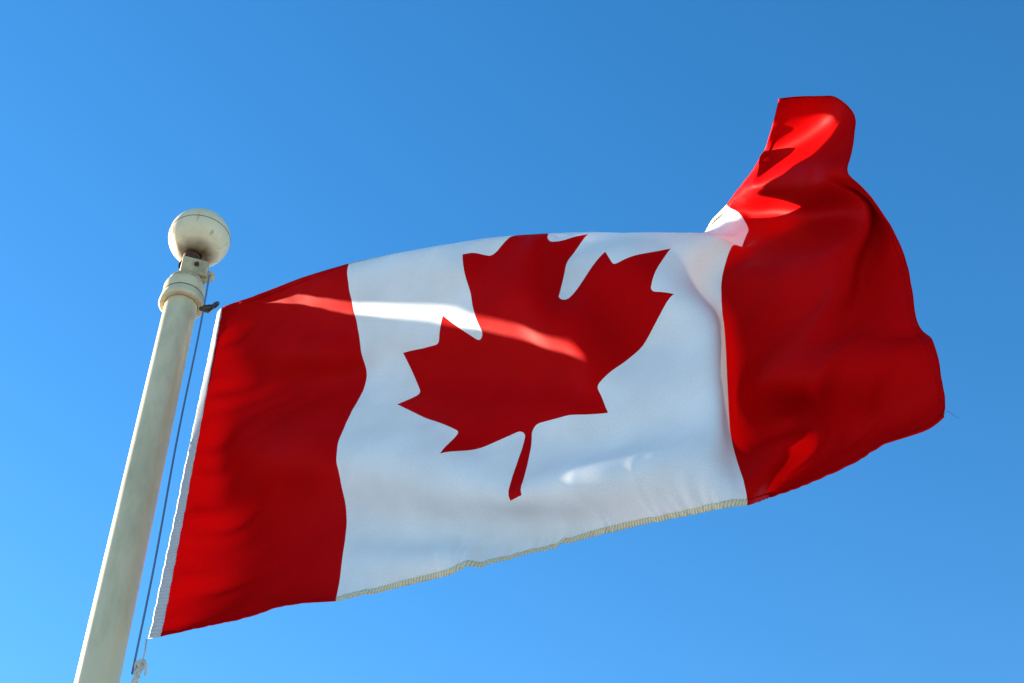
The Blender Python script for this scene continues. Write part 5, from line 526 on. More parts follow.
-1,-3,1,6,8,8,6,7,5,8,9,13,16,-62,0,1,1,0,0,0,0,0,0,-1,0,1,0,1,0,1,1,2,0,0,0,1,0,1,1,0,0,0,0,0,-1,-1,0,-1,-2,-2,0,-1,-1,-4,4,2,1,2,2,5,-1,5,-1,-3,-1,2,0,-2,-1,3,-1,0,2,3,-1,-2,0,-1,
-2,1,1,-1,-6,-2,4,6,1,0,12,9,6,1,-3,-5,-3,-4,-1,1,-1,-1,0,-3,-4,-4,-3,-3,-4,-3,-4,-4,0,4,6,14,14,10,2,1,-1,0,1,-1,-2,-10,-17,-10,1,-1,-1,0,0,-2,-2,1,5,7,7,6,2,3,0,0,-63,1,0,1,1,0,0,
-1,1,-1,0,0,0,0,0,1,0,0,1,1,0,1,0,2,0,1,1,0,1,0,1,0,0,-1,-1,-2,0,-3,-2,-1,-2,3,0,0,0,0,0,6,8,-3,-4,-2,0,0,0,2,5,-2,2,2,0,-1,0,0,-1,-2,2,2,-4,-6,-2,5,6,0,1,2,11,8,4,1,-3,-4,-2,-1,-3,
-1,-2,-3,-2,-2,-3,-2,-3,-3,-3,-4,-5,-2,2,2,3,10,13,11,5,3,1,0,1,0,-1,-14,-18,-8,2,0,0,0,-1,-1,-2,-1,2,4,4,5,5,6,11,-63,1,0,1,0,1,0,0,-1,0,0,0,-1,1,0,0,-1,1,0,1,2,0,1,1,1,0,1,1,0,1,0,
1,1,-1,-1,0,-2,-1,-1,-3,-2,1,0,0,-1,0,0,1,3,-2,-1,0,1,0,0,5,4,2,1,1,0,-2,0,0,-3,2,0,0,-1,-4,-1,3,4,0,1,0,1,12,8,2,0,-1,-1,-3,-2,-5,-5,-3,-3,1,1,-2,-2,-4,-3,-3,-3,-2,-1,0,1,2,8,12,10,
3,3,2,3,1,1,-3,-16,-16,-5,2,1,-1,1,-1,-1,-1,-3,0,3,5,6,9,15,-63,0,1,0,2,0,0,1,-1,0,-1,0,0,0,0,-1,1,0,0,0,1,1,1,1,2,1,0,1,0,0,0,0,0,1,0,0,-1,0,-2,-1,-1,-1,0,-1,-1,-2,0,-1,-5,5,1,1,0,
-1,1,3,6,4,1,0,1,-1,0,-1,-2,2,-1,0,2,-4,1,3,1,0,1,0,0,0,10,7,4,1,-1,-4,-5,-5,-5,-5,0,1,3,-2,-4,-3,-4,-4,-2,1,0,0,-1,0,2,7,10,9,3,1,1,4,2,1,-7,-14,-13,-3,2,2,-1,1,-1,-2,0,-2,-1,1,5,6,
5,-62,-1,1,0,1,2,1,-1,1,-1,0,-1,0,-1,0,0,0,-1,0,1,1,1,0,0,1,2,2,2,1,0,0,0,-1,0,0,-1,1,-1,0,-1,-1,0,-1,-1,-2,-1,-2,-2,-2,2,2,0,0,0,-4,5,7,-3,2,6,2,-2,-1,0,4,-1,-1,0,2,0,1,-1,-2,1,1,0,
1,0,1,11,6,3,-3,-4,-6,-4,-4,-2,0,0,-1,0,-3,-4,-4,-3,-2,2,1,0,1,-1,-1,0,7,11,7,3,0,0,2,3,2,-8,-15,-8,-2,3,1,-1,0,0,-2,-1,0,-2,1,4,5,-63,0,0,2,0,1,1,1,0,0,0,0,0,0,-2,0,-1,1,-1,1,-1,0,
1,0,0,1,2,1,2,3,0,1,2,-2,-2,0,-1,0,-1,0,0,-1,0,-1,-1,-1,-2,-2,-2,1,0,0,0,0,-1,2,-5,4,1,1,7,-5,-1,3,9,0,-2,1,2,2,3,-4,-5,-2,-2,1,1,1,2,5,9,3,-1,-4,-5,-4,-1,0,0,1,0,-2,-2,-3,-4,-4,-4,
5,3,1,-1,0,-2,-1,0,6,11,7,2,-1,1,1,1,-1,-8,-12,-5,0,2,1,-1,0,-1,0,-2,0,-1,1,0,-63,1,0,0,1,1,2,1,1,0,1,0,-1,0,0,-1,-1,-1,0,-1,0,0,0,0,0,0,0,0,1,2,3,2,0,1,0,-1,0,-1,0,-1,0,0,0,-1,0,-2,
-1,-1,-1,-1,0,-1,0,0,4,-6,-3,3,1,0,-1,1,0,2,2,7,3,0,0,4,-4,-7,-5,1,0,1,2,2,3,2,4,1,0,-2,0,0,2,-2,-1,1,2,-2,-2,-3,-2,-6,-8,11,3,-1,-1,0,0,-1,-3,-1,6,12,6,1,-1,-1,1,1,1,-8,-12,-5,1,1,
2,-1,0,-2,0,-1,-2,-2,-2,-62,-1,1,-1,1,1,1,2,1,2,0,1,1,0,0,0,0,-1,-1,-2,0,-2,-1,0,0,0,-1,1,0,1,2,2,0,1,1,0,0,0,-1,1,-1,0,-1,1,-2,0,-1,-1,0,0,0,0,-2,-1,-1,-3,-2,3,0,0,-2,4,1,0,-2,-1,5,
1,-1,6,1,-4,-5,0,1,1,1,2,2,2,4,5,1,2,-3,-3,-1,3,0,-3,0,1,0,0,-1,1,0,-4,-5,-1,1,0,1,0,-1,-4,-3,5,13,9,-1,-1,-1,0,0,-3,-7,-9,-3,1,2,0,0,0,-2,-2,-1,-3,-5,-63,1,-1,1,0,1,1,2,1,1,2,1,2,0,
1,1,0,0,-1,0,-2,-1,-2,-2,-1,-1,0,-1,1,-1,1,2,5,-1,-1,0,0,0,0,-1,1,0,0,-1,0,-1,0,-1,0,1,0,0,1,-2,-3,-6,-1,2,3,-1,-2,3,1,-1,-2,0,1,0,-1,1,2,0,1,-1,1,1,2,1,1,1,0,2,4,2,3,0,-2,0,2,1,-2,
2,1,2,4,3,6,-18,-10,-1,0,0,0,1,0,-1,-3,-4,4,13,10,1,-3,-2,-1,-1,-4,-7,-8,0,1,3,0,-1,-2,-1,-3,-3,-4,-63,1,0,0,0,0,1,0,2,2,1,2,0,3,2,1,1,1,1,0,0,-1,-1,-2,-3,-2,-2,-1,-1,0,0,1,1,1,0,0,
-1,1,0,0,0,0,0,-1,0,0,-1,1,-1,0,1,1,-1,1,-2,-6,-2,1,0,0,-1,1,1,0,-1,0,0,-1,0,2,1,1,-1,1,2,2,1,1,0,0,0,1,1,0,1,4,3,-1,-1,3,1,4,2,4,3,3,-1,-15,-9,-2,-1,1,0,-1,0,1,0,-3,-4,2,12,10,3,-2,
-4,-1,-1,-5,-7,-7,1,2,1,-1,0,-2,-1,-3,-3,-63,0,1,0,0,0,0,1,1,1,1,0,3,0,2,2,2,2,2,1,2,0,0,-1,-1,-2,-2,-3,-2,-1,0,-1,-1,0,0,0,1,-1,1,0,-1,0,0,0,0,-1,0,-1,1,1,0,0,1,-1,-2,-3,-2,-1,1,-1,
-1,1,0,0,0,-1,0,-1,1,2,1,0,0,2,2,1,1,1,1,0,0,-1,0,1,0,0,0,1,1,3,2,1,5,6,2,-2,-7,-4,-1,-5,-2,-1,1,0,0,0,0,-1,-2,-4,2,11,10,4,0,-4,-4,-2,-4,-7,-4,0,1,0,-1,-1,-2,-1,-4,-62,-1,0,1,0,0,0,
0,0,0,1,1,0,2,1,1,2,2,2,3,1,3,2,1,0,-1,-1,-1,-2,-2,-3,-2,-3,0,0,1,0,0,-1,0,0,0,-1,0,-1,0,-1,1,0,-1,0,1,0,1,-1,-5,3,-2,-2,-1,0,0,0,-1,0,0,0,0,1,1,0,0,1,3,1,1,1,0,1,0,0,0,0,-1,1,0,0,1,
1,-1,0,2,5,7,1,-3,-1,-1,-3,-3,-2,-2,-1,1,0,0,0,1,-1,-3,-3,1,10,9,3,1,-2,-3,-4,-5,-8,-2,1,1,1,-1,-3,-3,-3,-63,1,0,0,0,0,0,0,0,0,0,0,1,0,0,2,1,1,1,2,2,2,2,3,2,1,1,0,1,-1,-2,-3,-1,-3,0,
-1,-1,-1,0,-1,0,-1,0,-2,0,-1,0,0,0,0,0,0,0,-1,0,1,-2,-1,-1,-1,-1,0,0,0,-1,1,-1,0,1,0,0,0,1,1,2,1,0,2,1,0,-1,0,0,0,0,0,0,1,1,-2,1,1,2,0,1,4,4,-1,-1,-4,-2,-1,-2,0,1,0,0,0,0,0,-3,-3,1,
9,9,4,2,-3,-3,-5,-7,-7,-1,3,1,-1,-2,-4,-3,-63,1,0,0,0,0,0,-1,0,1,0,0,0,0,0,0,0,1,1,1,1,2,1,1,2,3,2,3,1,0,1,-1,-1,-2,-2,-1,0,0,0,0,-2,-1,-2,-1,-1,-1,0,-1,0,0,0,-1,0,-1,0,4,-4,-1,0,-1,
-1,-1,0,0,0,-1,0,1,-1,1,0,0,1,1,0,1,0,1,0,1,0,0,-1,1,0,0,1,0,0,0,0,-1,-1,-2,2,3,3,6,1,-2,-2,-2,-1,-1,0,1,0,0,1,0,-1,-3,-4,1,10,7,4,2,-1,-4,-5,-9,-4,0,3,0,-2,-3,-5,-62,-1,1,0,0,0,0,1,
0,-1,0,1,0,0,0,-1,0,0,0,0,1,0,1,1,1,1,2,2,1,2,0,1,0,1,0,-1,-1,1,0,1,1,-2,-1,-3,-3,-1,0,0,-1,0,0,0,-1,0,1,1,-2,-2,-1,0,0,0,-1,-1,-1,0,0,0,1,0,0,0,1,0,1,-1,1,-1,0,0,1,1,1,-1,0,0,1,0,0,
1,-1,0,-1,-2,2,3,2,3,2,1,-1,-1,-1,-2,0,0,1,1,0,0,0,-1,-3,-4,0,9,6,7,1,1,-4,-6,-9,-4,1,2,-1,-4,-3,-63,1,0,0,1,-1,0,0,0,2,0,0,0,0,0,0,0,-1,0,0,-1,0,0,1,0,1,0,0,1,0,1,2,1,0,1,2,0,0,1,1,
2,-1,-1,-2,-4,-2,4,-1,0,0,-1,0,0,0,0,0,-2,-1,-1,0,-1,-1,0,-1,0,-1,0,0,1,0,-1,1,0,0,0,1,0,0,-1,0,1,-1,0,1,0,1,0,0,1,-1,0,-1,0,2,3,1,1,0,1,2,0,0,-1,0,-2,-1,0,1,1,1,0,0,-1,-3,-4,0,7,5,
6,3,2,-2,-6,-9,-3,-2,0,-1,-2,-63,1,0,1,-1,0,0,0,1,0,1,0,0,1,0,0,0,0,0,0,0,0,-1,-1,1,0,0,0,0,0,0,0,0,1,1,0,2,1,0,1,0,3,0,1,-1,-2,1,0,0,0,0,-1,0,0,-1,-1,-3,0,0,-1,-1,0,-1,0,-1,-1,0,-1,
0,0,1,-1,0,0,0,1,0,0,-1,0,1,-1,0,0,1,1,0,0,0,0,1,0,1,2,1,2,0,0,2,1,1,0,-1,-1,-1,-1,0,0,1,0,1,0,0,-1,-4,-4,1,5,6,5,3,3,-1,-6,7,-11,-10,-1,-3,-63,1,0,-1,1,0,0,1,0,0,1,1,0,0,1,0,1,0,0,
-1,0,0,1,-1,0,-1,1,0,-1,0,-1,-1,1,0,0,1,0,0,2,0,1,2,2,3,5,3,-5,0,0,-2,0,-1,-1,-1,1,-2,-4,1,-1,-1,0,-1,-1,-1,0,-1,-2,0,0,0,0,0,-1,0,1,-1,1,-1,1,0,-2,0,0,0,2,0,0,0,0,1,0,1,2,2,0,0,0,2,
2,2,0,-1,1,-1,-1,0,-2,0,0,1,0,0,1,-1,-1,-3,-4,1,5,5,5,2,1,4,30,-15,-15,-14,-7,-62,-1,1,0,-1,1,0,0,1,0,0,1,1,0,1,0,0,1,0,0,1,-1,0,1,-1,0,-1,0,0,-1,0,0,-2,1,0,0,0,1,-1,1,1,3,1,1,3,3,0,
0,0,0,-1,0,0,0,-1,-1,-3,1,-1,-2,-1,-1,-1,0,-1,0,-1,-2,-1,1,-1,0,-2,1,-1,1,0,1,0,-1,0,0,-1,0,0,1,0,1,1,0,0,1,2,0,-1,1,2,2,1,1,1,1,-1,0,0,-1,0,-1,-1,1,1,0,-1,1,0,-2,-4,-4,1,5,4,5,1,26,
10,-5,-3,-8,-7,-63,0,0,1,0,0,0,0,0,1,1,-1,1,1,0,1,0,0,1,0,0,1,-1,0,0,1,0,-1,0,0,-1,-1,1,-1,-1,-1,1,-1,1,0,1,1,0,2,2,2,1,1,1,1,1,1,-1,0,-1,0,1,-4,-1,-1,-2,0,-1,0,-1,-1,-1,-1,-2,-1,2,
0,0,-2,0,0,-1,0,1,0,-1,0,-1,1,-1,0,1,1,0,1,0,1,-1,0,1,0,2,1,1,1,1,1,1,1,0,0,0,-1,0,-2,0,1,1,0,0,-1,-1,-4,-4,1,4,4,5,28,-1,2,0,-1,-4,-63,0,0,0,1,0,0,0,1,-1,0,1,0,1,0,1,0,1,0,1,0,0,0,
0,0,0,0,0,-1,0,0,0,-1,0,0,0,-1,0,0,1,-1,-1,2,1,1,1,1,2,0,2,1,2,2,1,0,0,0,-4,-2,-2,0,-2,0,-1,0,-1,-1,-2,-2,-1,0,1,1,0,-1,-1,-1,1,-1,1,0,-1,1,-2,0,1,1,1,0,-1,1,-1,0,-1,1,3,2,0,0,-1,0,
1,1,1,1,1,1,0,-1,1,-1,0,0,0,0,0,-1,-2,-3,-3,1,6,18,6,1,2,2,0,-5,-62,-1,0,0,1,0,0,0,0,1,-1,1,0,0,1,0,1,0,0,0,1,0,1,0,0,-1,0,0,0,0,0,0,-1,0,0,-1,0,0,0,-1,1,-1,1,1,0,0,1,1,2,1,2,0,2,1,
2,1,2,-2,-4,-1,-2,-1,0,-1,-1,0,-2,0,-1,-3,-1,1,1,0,-1,-1,0,-1,1,0,0,0,-1,1,0,-1,0,1,0,1,0,0,-1,-1,1,2,3,1,-1,0,-1,-1,1,0,1,1,1,1,1,0,0,0,0,0,0,1,0,-1,-3,-4,-1,4,19,-2,-1,5,3,4,5,-63,
0,0,1,-1,1,0,0,-1,0,1,0,1,0,0,0,1,0,1,0,0,0,0,0,1,0,0,-1,1,0,0,-1,0,0,0,1,-1,0,0,0,-2,-1,0,1,0,1,0,0,1,1,1,2,1,2,2,2,3,-2,-2,-2,-2,0,-1,0,0,-1,0,-2,-2,-2,-2,0,1,-1,0,-1,0,0,1,1,-1,0,
1,-1,0,0,0,-1,1,0,0,2,-1,0,0,1,1,3,1,-1,0,-1,-2,0,1,0,0,2,1,0,2,0,0,0,0,0,0,0,-1,-3,-2,0,11,0,-2,7,4,5,7,-63,0,0,0,1,0,0,0,0,0,0,0,0,0,0,1,0,0,1,1,-1,1,0,0,0,0,0,1,-1,0,0,1,0,0,0,0,
0,0,0,0,-1,-1,-1,-1,0,0,0,0,1,1,0,1,1,2,1,3,1,2,0,-1,-2,-1,0,0,0,-1,0,-1,-1,-2,-3,-3,0,1,-1,0,0,1,-1,1,1,0,-1,1,0,0,-1,-1,0,0,2,1,1,0,0,-1,1,3,0,2,1,-2,-2,-1,-2,1,0,0,1,2,1,1,1,1,0,
-1,0,0,-1,0,-1,1,4,-1,-3,6,5,5,6,-63,0,0,0,0,1,1,0,-1,0,0,0,-1,1,0,0,1,0,0,0,1,0,1,0,-1,1,0,-1,0,0,1,-1,0,1,1,0,0,1,0,1,-2,-2,0,0,0,-1,0,0,-1,0,1,0,1,1,2,1,2,2,3,0,-1,-2,0,-1,0,1,-1,
0,-1,-1,-2,-3,-3,-1,0,0,1,-1,1,0,1,0,0,0,0,0,-1,0,-2,2,2,0,2,0,0,-1,0,1,3,2,-1,-1,0,-2,-1,-1,0,0,0,1,0,2,1,1,1,1,0,-1,0,0,-3,8,1,-1,-10,6,7,5,1,-62,-1,-1,1,1,0,0,0,1,-1,0,-1,1,-1,1,
0,0,1,0,0,1,0,0,0,1,0,-1,1,0,0,-1,0,0,1,0,1,1,-1,0,-2,1,0,0,-1,0,0,-1,0,0,0,0,0,0,0,1,0,1,2,2,2,3,1,-2,-1,0,0,1,0,0,-1,-2,-3,-4,-2,-1,0,0,0,0,1,1,0,0,0,0,0,1,-1,0,0,1,2,0,0,-1,0,-1,
2,2,0,0,1,-1,0,0,-2,0,-1,0,-1,1,0,1,2,0,1,0,0,0,-2,3,14,-2,-5,-16,3,6,7,10,-63,0,0,0,1,1,0,0,0,0,-1,1,-1,0,-1,1,-1,0,1,1,-1,1,0,1,0,0,1,0,0,0,0,0,-1,1,1,0,0,0,-1,-1,0,0,0,0,-1,0,1,0,
0,0,0,0,0,-1,0,1,0,0,1,2,3,3,0,-1,0,2,0,0,0,-1,-1,-2,-3,-4,-2,0,-1,1,0,0,1,1,-1,0,1,0,0,1,0,-1,0,0,1,0,0,-1,0,1,2,0,-1,1,1,1,0,0,-1,-1,-1,0,-1,0,0,0,1,-1,1,0,-1,2,9,9,-1,-12,-11,0,3,
6,11,-63,0,0,0,0,1,1,1,0,0,0,-1,0,0,0,-1,0,0,-1,0,2,-1,1,1,0,1,0,0,0,0,-1,0,1,0,0,0,0,0,0,-1,0,1,-1,0,0,-1,0,1,0,0,0,0,0,1,-1,0,0,0,-1,1,1,1,3,3,1,0,0,0,1,1,-1,-1,-3,-4,-3,-3,1,0,0,
0,0,1,0,0,1,2,0,0,0,-2,-1,0,1,0,0,0,0,0,2,0,1,0,2,0,1,0,0,0,0,-1,0,0,-1,-2,-1,1,-1,0,1,3,12,1,-5,-14,-3,1,3,4,5,-62,-1,0,0,1,0,2,0,0,1,0,-1,0,0,-1,0,-1,0,0,0,-1,1,1,0,0,0,1,0,0,0,1,
0,-1,0,2,0,0,0,-1,0,-1,0,0,0,-1,0,0,0,1,0,0,1,0,-1,1,-1,0,0,-1,0,0,0,1,2,2,1,1,2,1,1,1,-1,-1,-3,-5,-2,-2,-1,1,0,0,1,0,0,2,0,1,0,-1,1,-3,-1,0,2,-2,1,0,2,0,1,1,1,0,1,0,2,0,0,0,0,0,0,0,
-1,-1,-2,-1,-1,0,5,11,-2,-10,-7,-1,2,2,3,5,-63,0,1,-1,0,2,0,2,1,-1,1,0,0,-1,1,-1,0,-1,0,-1,0,0,-1,0,1,0,0,1,1,0,0,-1,-1,3,-1,1,0,-1,0,0,0,0,0,0,0,-1,-1,0,1,0,1,0,0,1,-1,0,0,-1,1,-1,
-1,0,0,0,0,1,2,3,2,3,1,0,-2,-1,-2,-6,-3,1,-1,0,0,-1,0,2,1,0,0,0,1,-1,0,-1,-1,0,1,-1,1,0,2,2,0,1,0,1,0,-1,1,0,0,1,0,1,0,-1,-2,-1,-1,0,1,4,4,-3,-9,-2,1,1,2,2,0,-63,1,-1,1,0,0,2,0,1,2,
-1,2,0,0,0,0,-1,0,-1,-1,-1,-1,0,-1,0,0,0,1,0,1,0,1,2,-1,0,0,0,0,-1,0,1,0,0,0,1,1,0,-2,-1,0,0,-1,1,0,0,0,0,0,-1,0,0,-1,0,-1,0,0,2,3,2,2,1,1,0,-2,-2,-3,-3,-1,0,-1,0,0,2,0,-1,0,0,1,0,0,
-1,-1,0,-1,0,1,0,2,1,1,1,0,0,0,0,0,-1,0,0,0,0,0,2,-1,-1,0,0,0,0,6,1,-6,-5,-1,0,2,2,2,0,-63,0,0,0,0,1,1,2,0,1,2,0,0,1,0,0,1,0,-1,0,-1,-1,-1,-1,-1,0,-1,-1,1,0,0,1,1,0,0,0,0,0,1,0,0,0,
1,0,0,1,-1,0,-2,0,-1,1,-1,0,0,0,0,0,0,0,0,0,-1,0,-1,0,1,0,2,1,2,2,1,-1,-2,0,-2,-2,-1,-1,-2,1,2,0,-2,0,0,0,0,0,1,0,-2,0,1,1,0,0,2,1,0,0,1,-1,0,0,0,0,0,-1,0,1,3,-3,0,0,0,0,3,5,-2,-8,-3,
0,1,1,1,1,-2,-62,-1,1,0,0,0,0,1,2,1,0,1,2,1,0,1,1,0,0,0,0,0,-2,0,-1,-2,-1,-1,-1,0,0,0,-1,0,2,0,0,0,0,0,0,1,0,1,0,0,0,0,-1,-1,0,-1,0,0,-1,0,0,0,0,0,0,0,0,0,0,0,0,0,0,0,1,1,2,1,0,0,-2,
-1,-1,-2,0,0,0,1,0,-1,-1,0,0,1,-1,0,0,-1,1,0,1,0,1,1,1,1,0,0,0,0,1,0,0,0,1,0,-2,1,0,0,0,0,5,2,-6,-7,-1,1,0,0,1,0,1,-63,1,0,0,0,0,0,1,2,0,2,1,0,1,1,1,1,1,1,0,1,-1,1,-1,-1,-1,-1,-2,-2,
-1,0,-1,0,-1,-1,1,0,1,-1,0,1,0,0,0,1,0,0,0,0,0,-2,0,0,-1,0,0,-1,0,0,0,0,0,0,1,0,0,0,0,0,-1,0,0,1,2,2,1,-1,-3,-2,0,0,1,0,0,-1,0,0,0,0,-1,0,0,-1,0,0,1,0,0,1,2,1,0,1,2,1,1,-1,0,-1,1,-1,
-1,-2,2,1,0,-1,3,4,0,-10,-4,-1,1,1,1,1,1,5,-63,0,0,1,0,0,0,1,0,2,0,1,1,1,1,1,0,1,2,1,0,2,0,1,0,-1,0,-1,-1,-3,-2,-1,-1,-2,-1,-1,0,0,0,1,-1,0,1,1,0,0,1,-1,1,-1,1,-1,-1,-2,0,0,0,0,0,0,
0,0,0,-1,1,1,0,1,-1,1,-1,-1,0,1,2,1,-1,-1,-2,0,1,-1,1,-1,1,-1,1,-1,0,0,0,-1,0,0,0,0,1,-1,0,3,0,2,2,1,0,0,-1,0,1,-1,-1,0,-1,2,0,-1,2,4,2,-6,-7,-1,0,0,1,0,1,0,-3,-62,0,0,0,0,0,0,0,1,0,
1,1,0,1,1,1,1,1,0,2,1,1,1,1,1,1,0,0,-1,0,-1,-1,-2,-4,-2,-2,-1,-1,0,-1,1,0,0,0,0,0,1,1,0,1,0,-1,-2,0,0,-1,0,0,1,0,0,-1,0,0,0,-1,1,0,1,0,0,0,0,0,0,1,1,-2,-1,0,-1,1,0,0,0,0,0,0,0,-1,0,
0,0,0,0,0,-1,1,0,1,2,1,1,2,1,-1,1,0,-1,-1,0,-1,0,-1,0,2,2,3,-2,-6,-3,0,0,0,1,1,-1,0,-1,-63,0,1,0,0,0,1,-1,0,1,1,0,1,0,1,0,1,0,1,1,1,1,1,1,1,2,0,1,1,-1,0,-2,-1,-1,-3,-2,-2,-1,-1,-1,-1,
0,0,0,1,0,0,1,0,1,1,0,-1,-1,-2,0,0,0,0,0,0,1,-1,0,0,0,0,-1,1,-1,1,2,0,0,0,-1,0,-1,0,-1,1,0,0,0,0,0,0,0,0,0,0,0,-1,0,0,0,1,-1,-1,1,2,1,2,0,1,1,0,0,0,0,-1,-1,-2,0,1,1,2,-1,-2,-2,0,-1,
0,1,-1,0,1,-1,-2,-63,1,0,0,0,0,0,0,0,1,0,0,1,0,0,1,0,1,1,0,1,1,1,1,1,0,2,1,0,1,-1,-1,-1,0,0,-2,-1,-3,-1,-1,-1,-1,0,-1,0,1,-1,0,1,1,1,1,0,-1,-1,-2,-1,1,0,0,0,0,1,-1,0,0,0,0,-1,0,0,1,
3,-1,0,-1,0,-1,-1,2,0,-1,0,1,-1,0,-1,0,0,1,0,-1,0,0,0,0,0,-1,0,0,1,3,0,1,1,1,1,-1,0,0,0,-2,-1,0,0,1,0,0,-1,1,0,-1,0,-1,0,0,-1,-1,-3,-63,1,0,0,1,-1,0,0,0,0,0,1,0,1,0,0,1,0,0,1,0,0,1,
1,1,1,1,1,1,0,1,0,0,1,-1,0,-2,-1,-2,-2,-1,-1,-1,0,-1,-1,1,0,0,0,1,1,-1,1,0,0,-1,-1,0,0,-1,0,0,1,0,0,-1,0,-1,1,0,0,0,1,0,1,-1,-2,0,2,0,0,0,-1,0,0,0,0,0,0,-1,0,0,0,1,0,-1,0,-2,0,2,2,1,
0,0,1,1,1,0,-1,-1,-1,0,0,1,0,1,0,1,0,-1,-1,-1,-1,-1,1,0,-1,-1,-62,-1,1,0,0,1,-1,0,0,-1,1,0,0,0,1,0,0,1,0,0,1,0,1,-1,1,1,1,1,1,2,0,2,2,0,0,-1,0,-1,-2,-1,-2,-1,-2,-1,-1,0,-1,0,0,0,-1,
-1,2,1,2,0,1,-1,-1,-1,0,-1,0,0,1,-2,-1,0,1,0,1,0,1,1,0,-1,1,0,1,-2,-1,0,-1,0,0,0,0,0,0,-1,1,0,0,0,-1,0,1,-1,-1,-2,3,1,2,0,0,-1,-1,1,-1,0,0,1,0,1,1,1,2,2,0,0,-2,-1,-3,-1,0,-1,0,0,1,-63,
1,-1,1,0,0,0,0,0,0,0,0,1,0,0,0,0,0,0,1,-1,1,0,1,0,0,1,0,1,1,3,2,3,0,0,1,0,-1,0,-1,-1,-2,-2,-2,-1,-1,-1,-1,-1,-1,-1,1,1,0,1,2,1,0,-1,-1,0,0,-1,0,0,-2,-1,0,0,0,0,2,-1,2,1,1,-1,2,-1,-2,
0,0,-1,0,0,0,-1,0,0,0,-1,0,1,0,0,0,-1,-1,-1,-1,2,4,4,3,1,-1,-2,-4,-2,-1,0,-1,1,1,2,2,1,1,1,-1,-1,-2,0,-2,-1,-1,0,1,2,-63,0,1,0,0,0,0,0,0,0,0,0,0,0,0,0,0,0,1,-1,1,0,0,0,0,1,0,1,1,1,1,
2,2,2,2,1,0,1,1,-1,-1,-1,-1,-2,-2,-2,-1,-2,-1,-1,-1,-1,0,1,1,1,0,0,1,0,-1,-1,0,-1,-3,2,0,0,-1,0,0,-1,1,1,1,0,2,1,0,-1,-1,-1,0,0,-1,0,0,0,-1,1,0,0,-1,0,1,0,0,-1,-1,-1,1,5,5,7,5,1,-2,
-3,-5,-4,-4,-2,-1,0,0,2,2,1,1,0,0,0,-2,-1,-1,-2,0,2,1,-62,0,0,0,1,0,0,-1,0,0,-1,0,0,1,0,0,0,0,0,0,0,0,0,0,1,0,0,1,0,2,1,2,0,2,1,2,2,2,0,2,0,-1,0,-1,-2,-2,-2,-2,-2,-2,-2,-1,-1,0,0,1,
1,0,0,0,0,0,-1,-1,-1,1,1,-1,1,-1,0,-1,0,0,1,1,0,1,-1,0,0,0,0,-1,1,-1,1,-1,0,0,0,0,0,0,-1,0,0,0,-1,0,1,2,7,7,7,6,1,-1,-4,-5,-6,-4,-4,-3,-1,-1,1,1,1,0,2,0,0,0,-2,-1,-1,0,5,-63,1,1,0,-1,
0,0,1,-1,-1,1,0,0,-1,0,1,0,0,0,0,0,0,0,0,0,0,0,1,1,0,1,1,2,1,1,2,2,2,2,1,1,2,0,0,0,-2,-2,-2,-2,-3,-3,-2,-1,-1,-1,-1,0,1,0,1,0,0,0,-2,-1,2,1,0,0,0,-1,0,0,0,0,1,0,0,0,-1,-1,0,0,0,0,0,
-1,1,0,-1,0,0,1,0,0,0,0,-1,0,0,1,2,2,7,9,8,5,1,-1,-4,-3,-5,-5,-5,-4,-3,-2,-2,0,1,1,1,2,2,1,-1,-2,0,1,-63,1,0,0,1,0,-1,0,0,0,0,0,-1,1,0,-1,1,0,-1,0,0,0,0,1,-1,1,0,0,1,1,1,1,1,-1,2,0,
2,1,3,2,2,2,1,1,1,1,-1,0,-2,-2,-2,-3,-2,-3,-2,-2,-1,-1,0,0,1,0,-1,0,1,-1,1,1,0,1,1,0,0,0,0,0,1,-2,0,-1,-1,-1,0,0,-1,0,0,-1,0,1,0,0,0,0,0,0,0,-1,0,2,2,0,1,2,6,10,9,4,2,-1,-3,-3,-3,-4,
-5,-4,-6,-3,-3,-1,-1,1,2,2,3,3,2,-1,-3,-63,1,1,0,0,-1,1,-1,0,0,-1,0,1,0,0,0,-1,0,0,1,0,0,-1,0,1,-1,1,0,1,0,1,1,1,0,0,0,0,2,1,2,3,1,3,2,1,2,2,0,0,0,-1,-1,-2,-2,-4,-3,-4,-2,-2,-1,-1,1,
0,0,-2,3,1,1,1,1,0,1,0,1,1,0,0,0,-1,-1,-1,-1,-2,-1,-1,0,0,-1,0,-1,0,1,0,-1,0,0,0,1,1,2,2,2,0,-1,1,7,10,7,3,1,0,0,0,-3,-3,-6,-4,-5,-4,-4,-3,-1,-1,1,2,4,4,1,-2,-62,0,1,1,-1,0,-1,0,0,0,
0,0,0,0,0,0,0,0,0,-1,0,0,0,0,0,1,0,0,0,1,1,1,0,1,-1,0,0,0,0,1,1,2,2,2,3,2,2,2,2,2,2,1,0,-1,-1,-3,-4,-5,-5,-3,-2,-2,0,0,-1,1,2,2,1,1,1,1,1,1,0,1,0,0,-1,-1,-1,-2,0,-2,0,-2,-1,0,-1,0,-1,
0,0,0,0,0,0,-1,2,5,4,1,0,-2,-2,0,7,8,5,3,2,2,2,-1,-2,-1,-4,-4,-6,-4,-4,-4,-2,-1,0,1,2,2,2,-63,2,0,0,-1,0,0,0,0,0,1,0,0,-1,0,0,0,-1,1,-1,0,0,0,0,0,0,1,0,1,1,0,1,0,1,0,0,0,-2,0,-1,0,1,
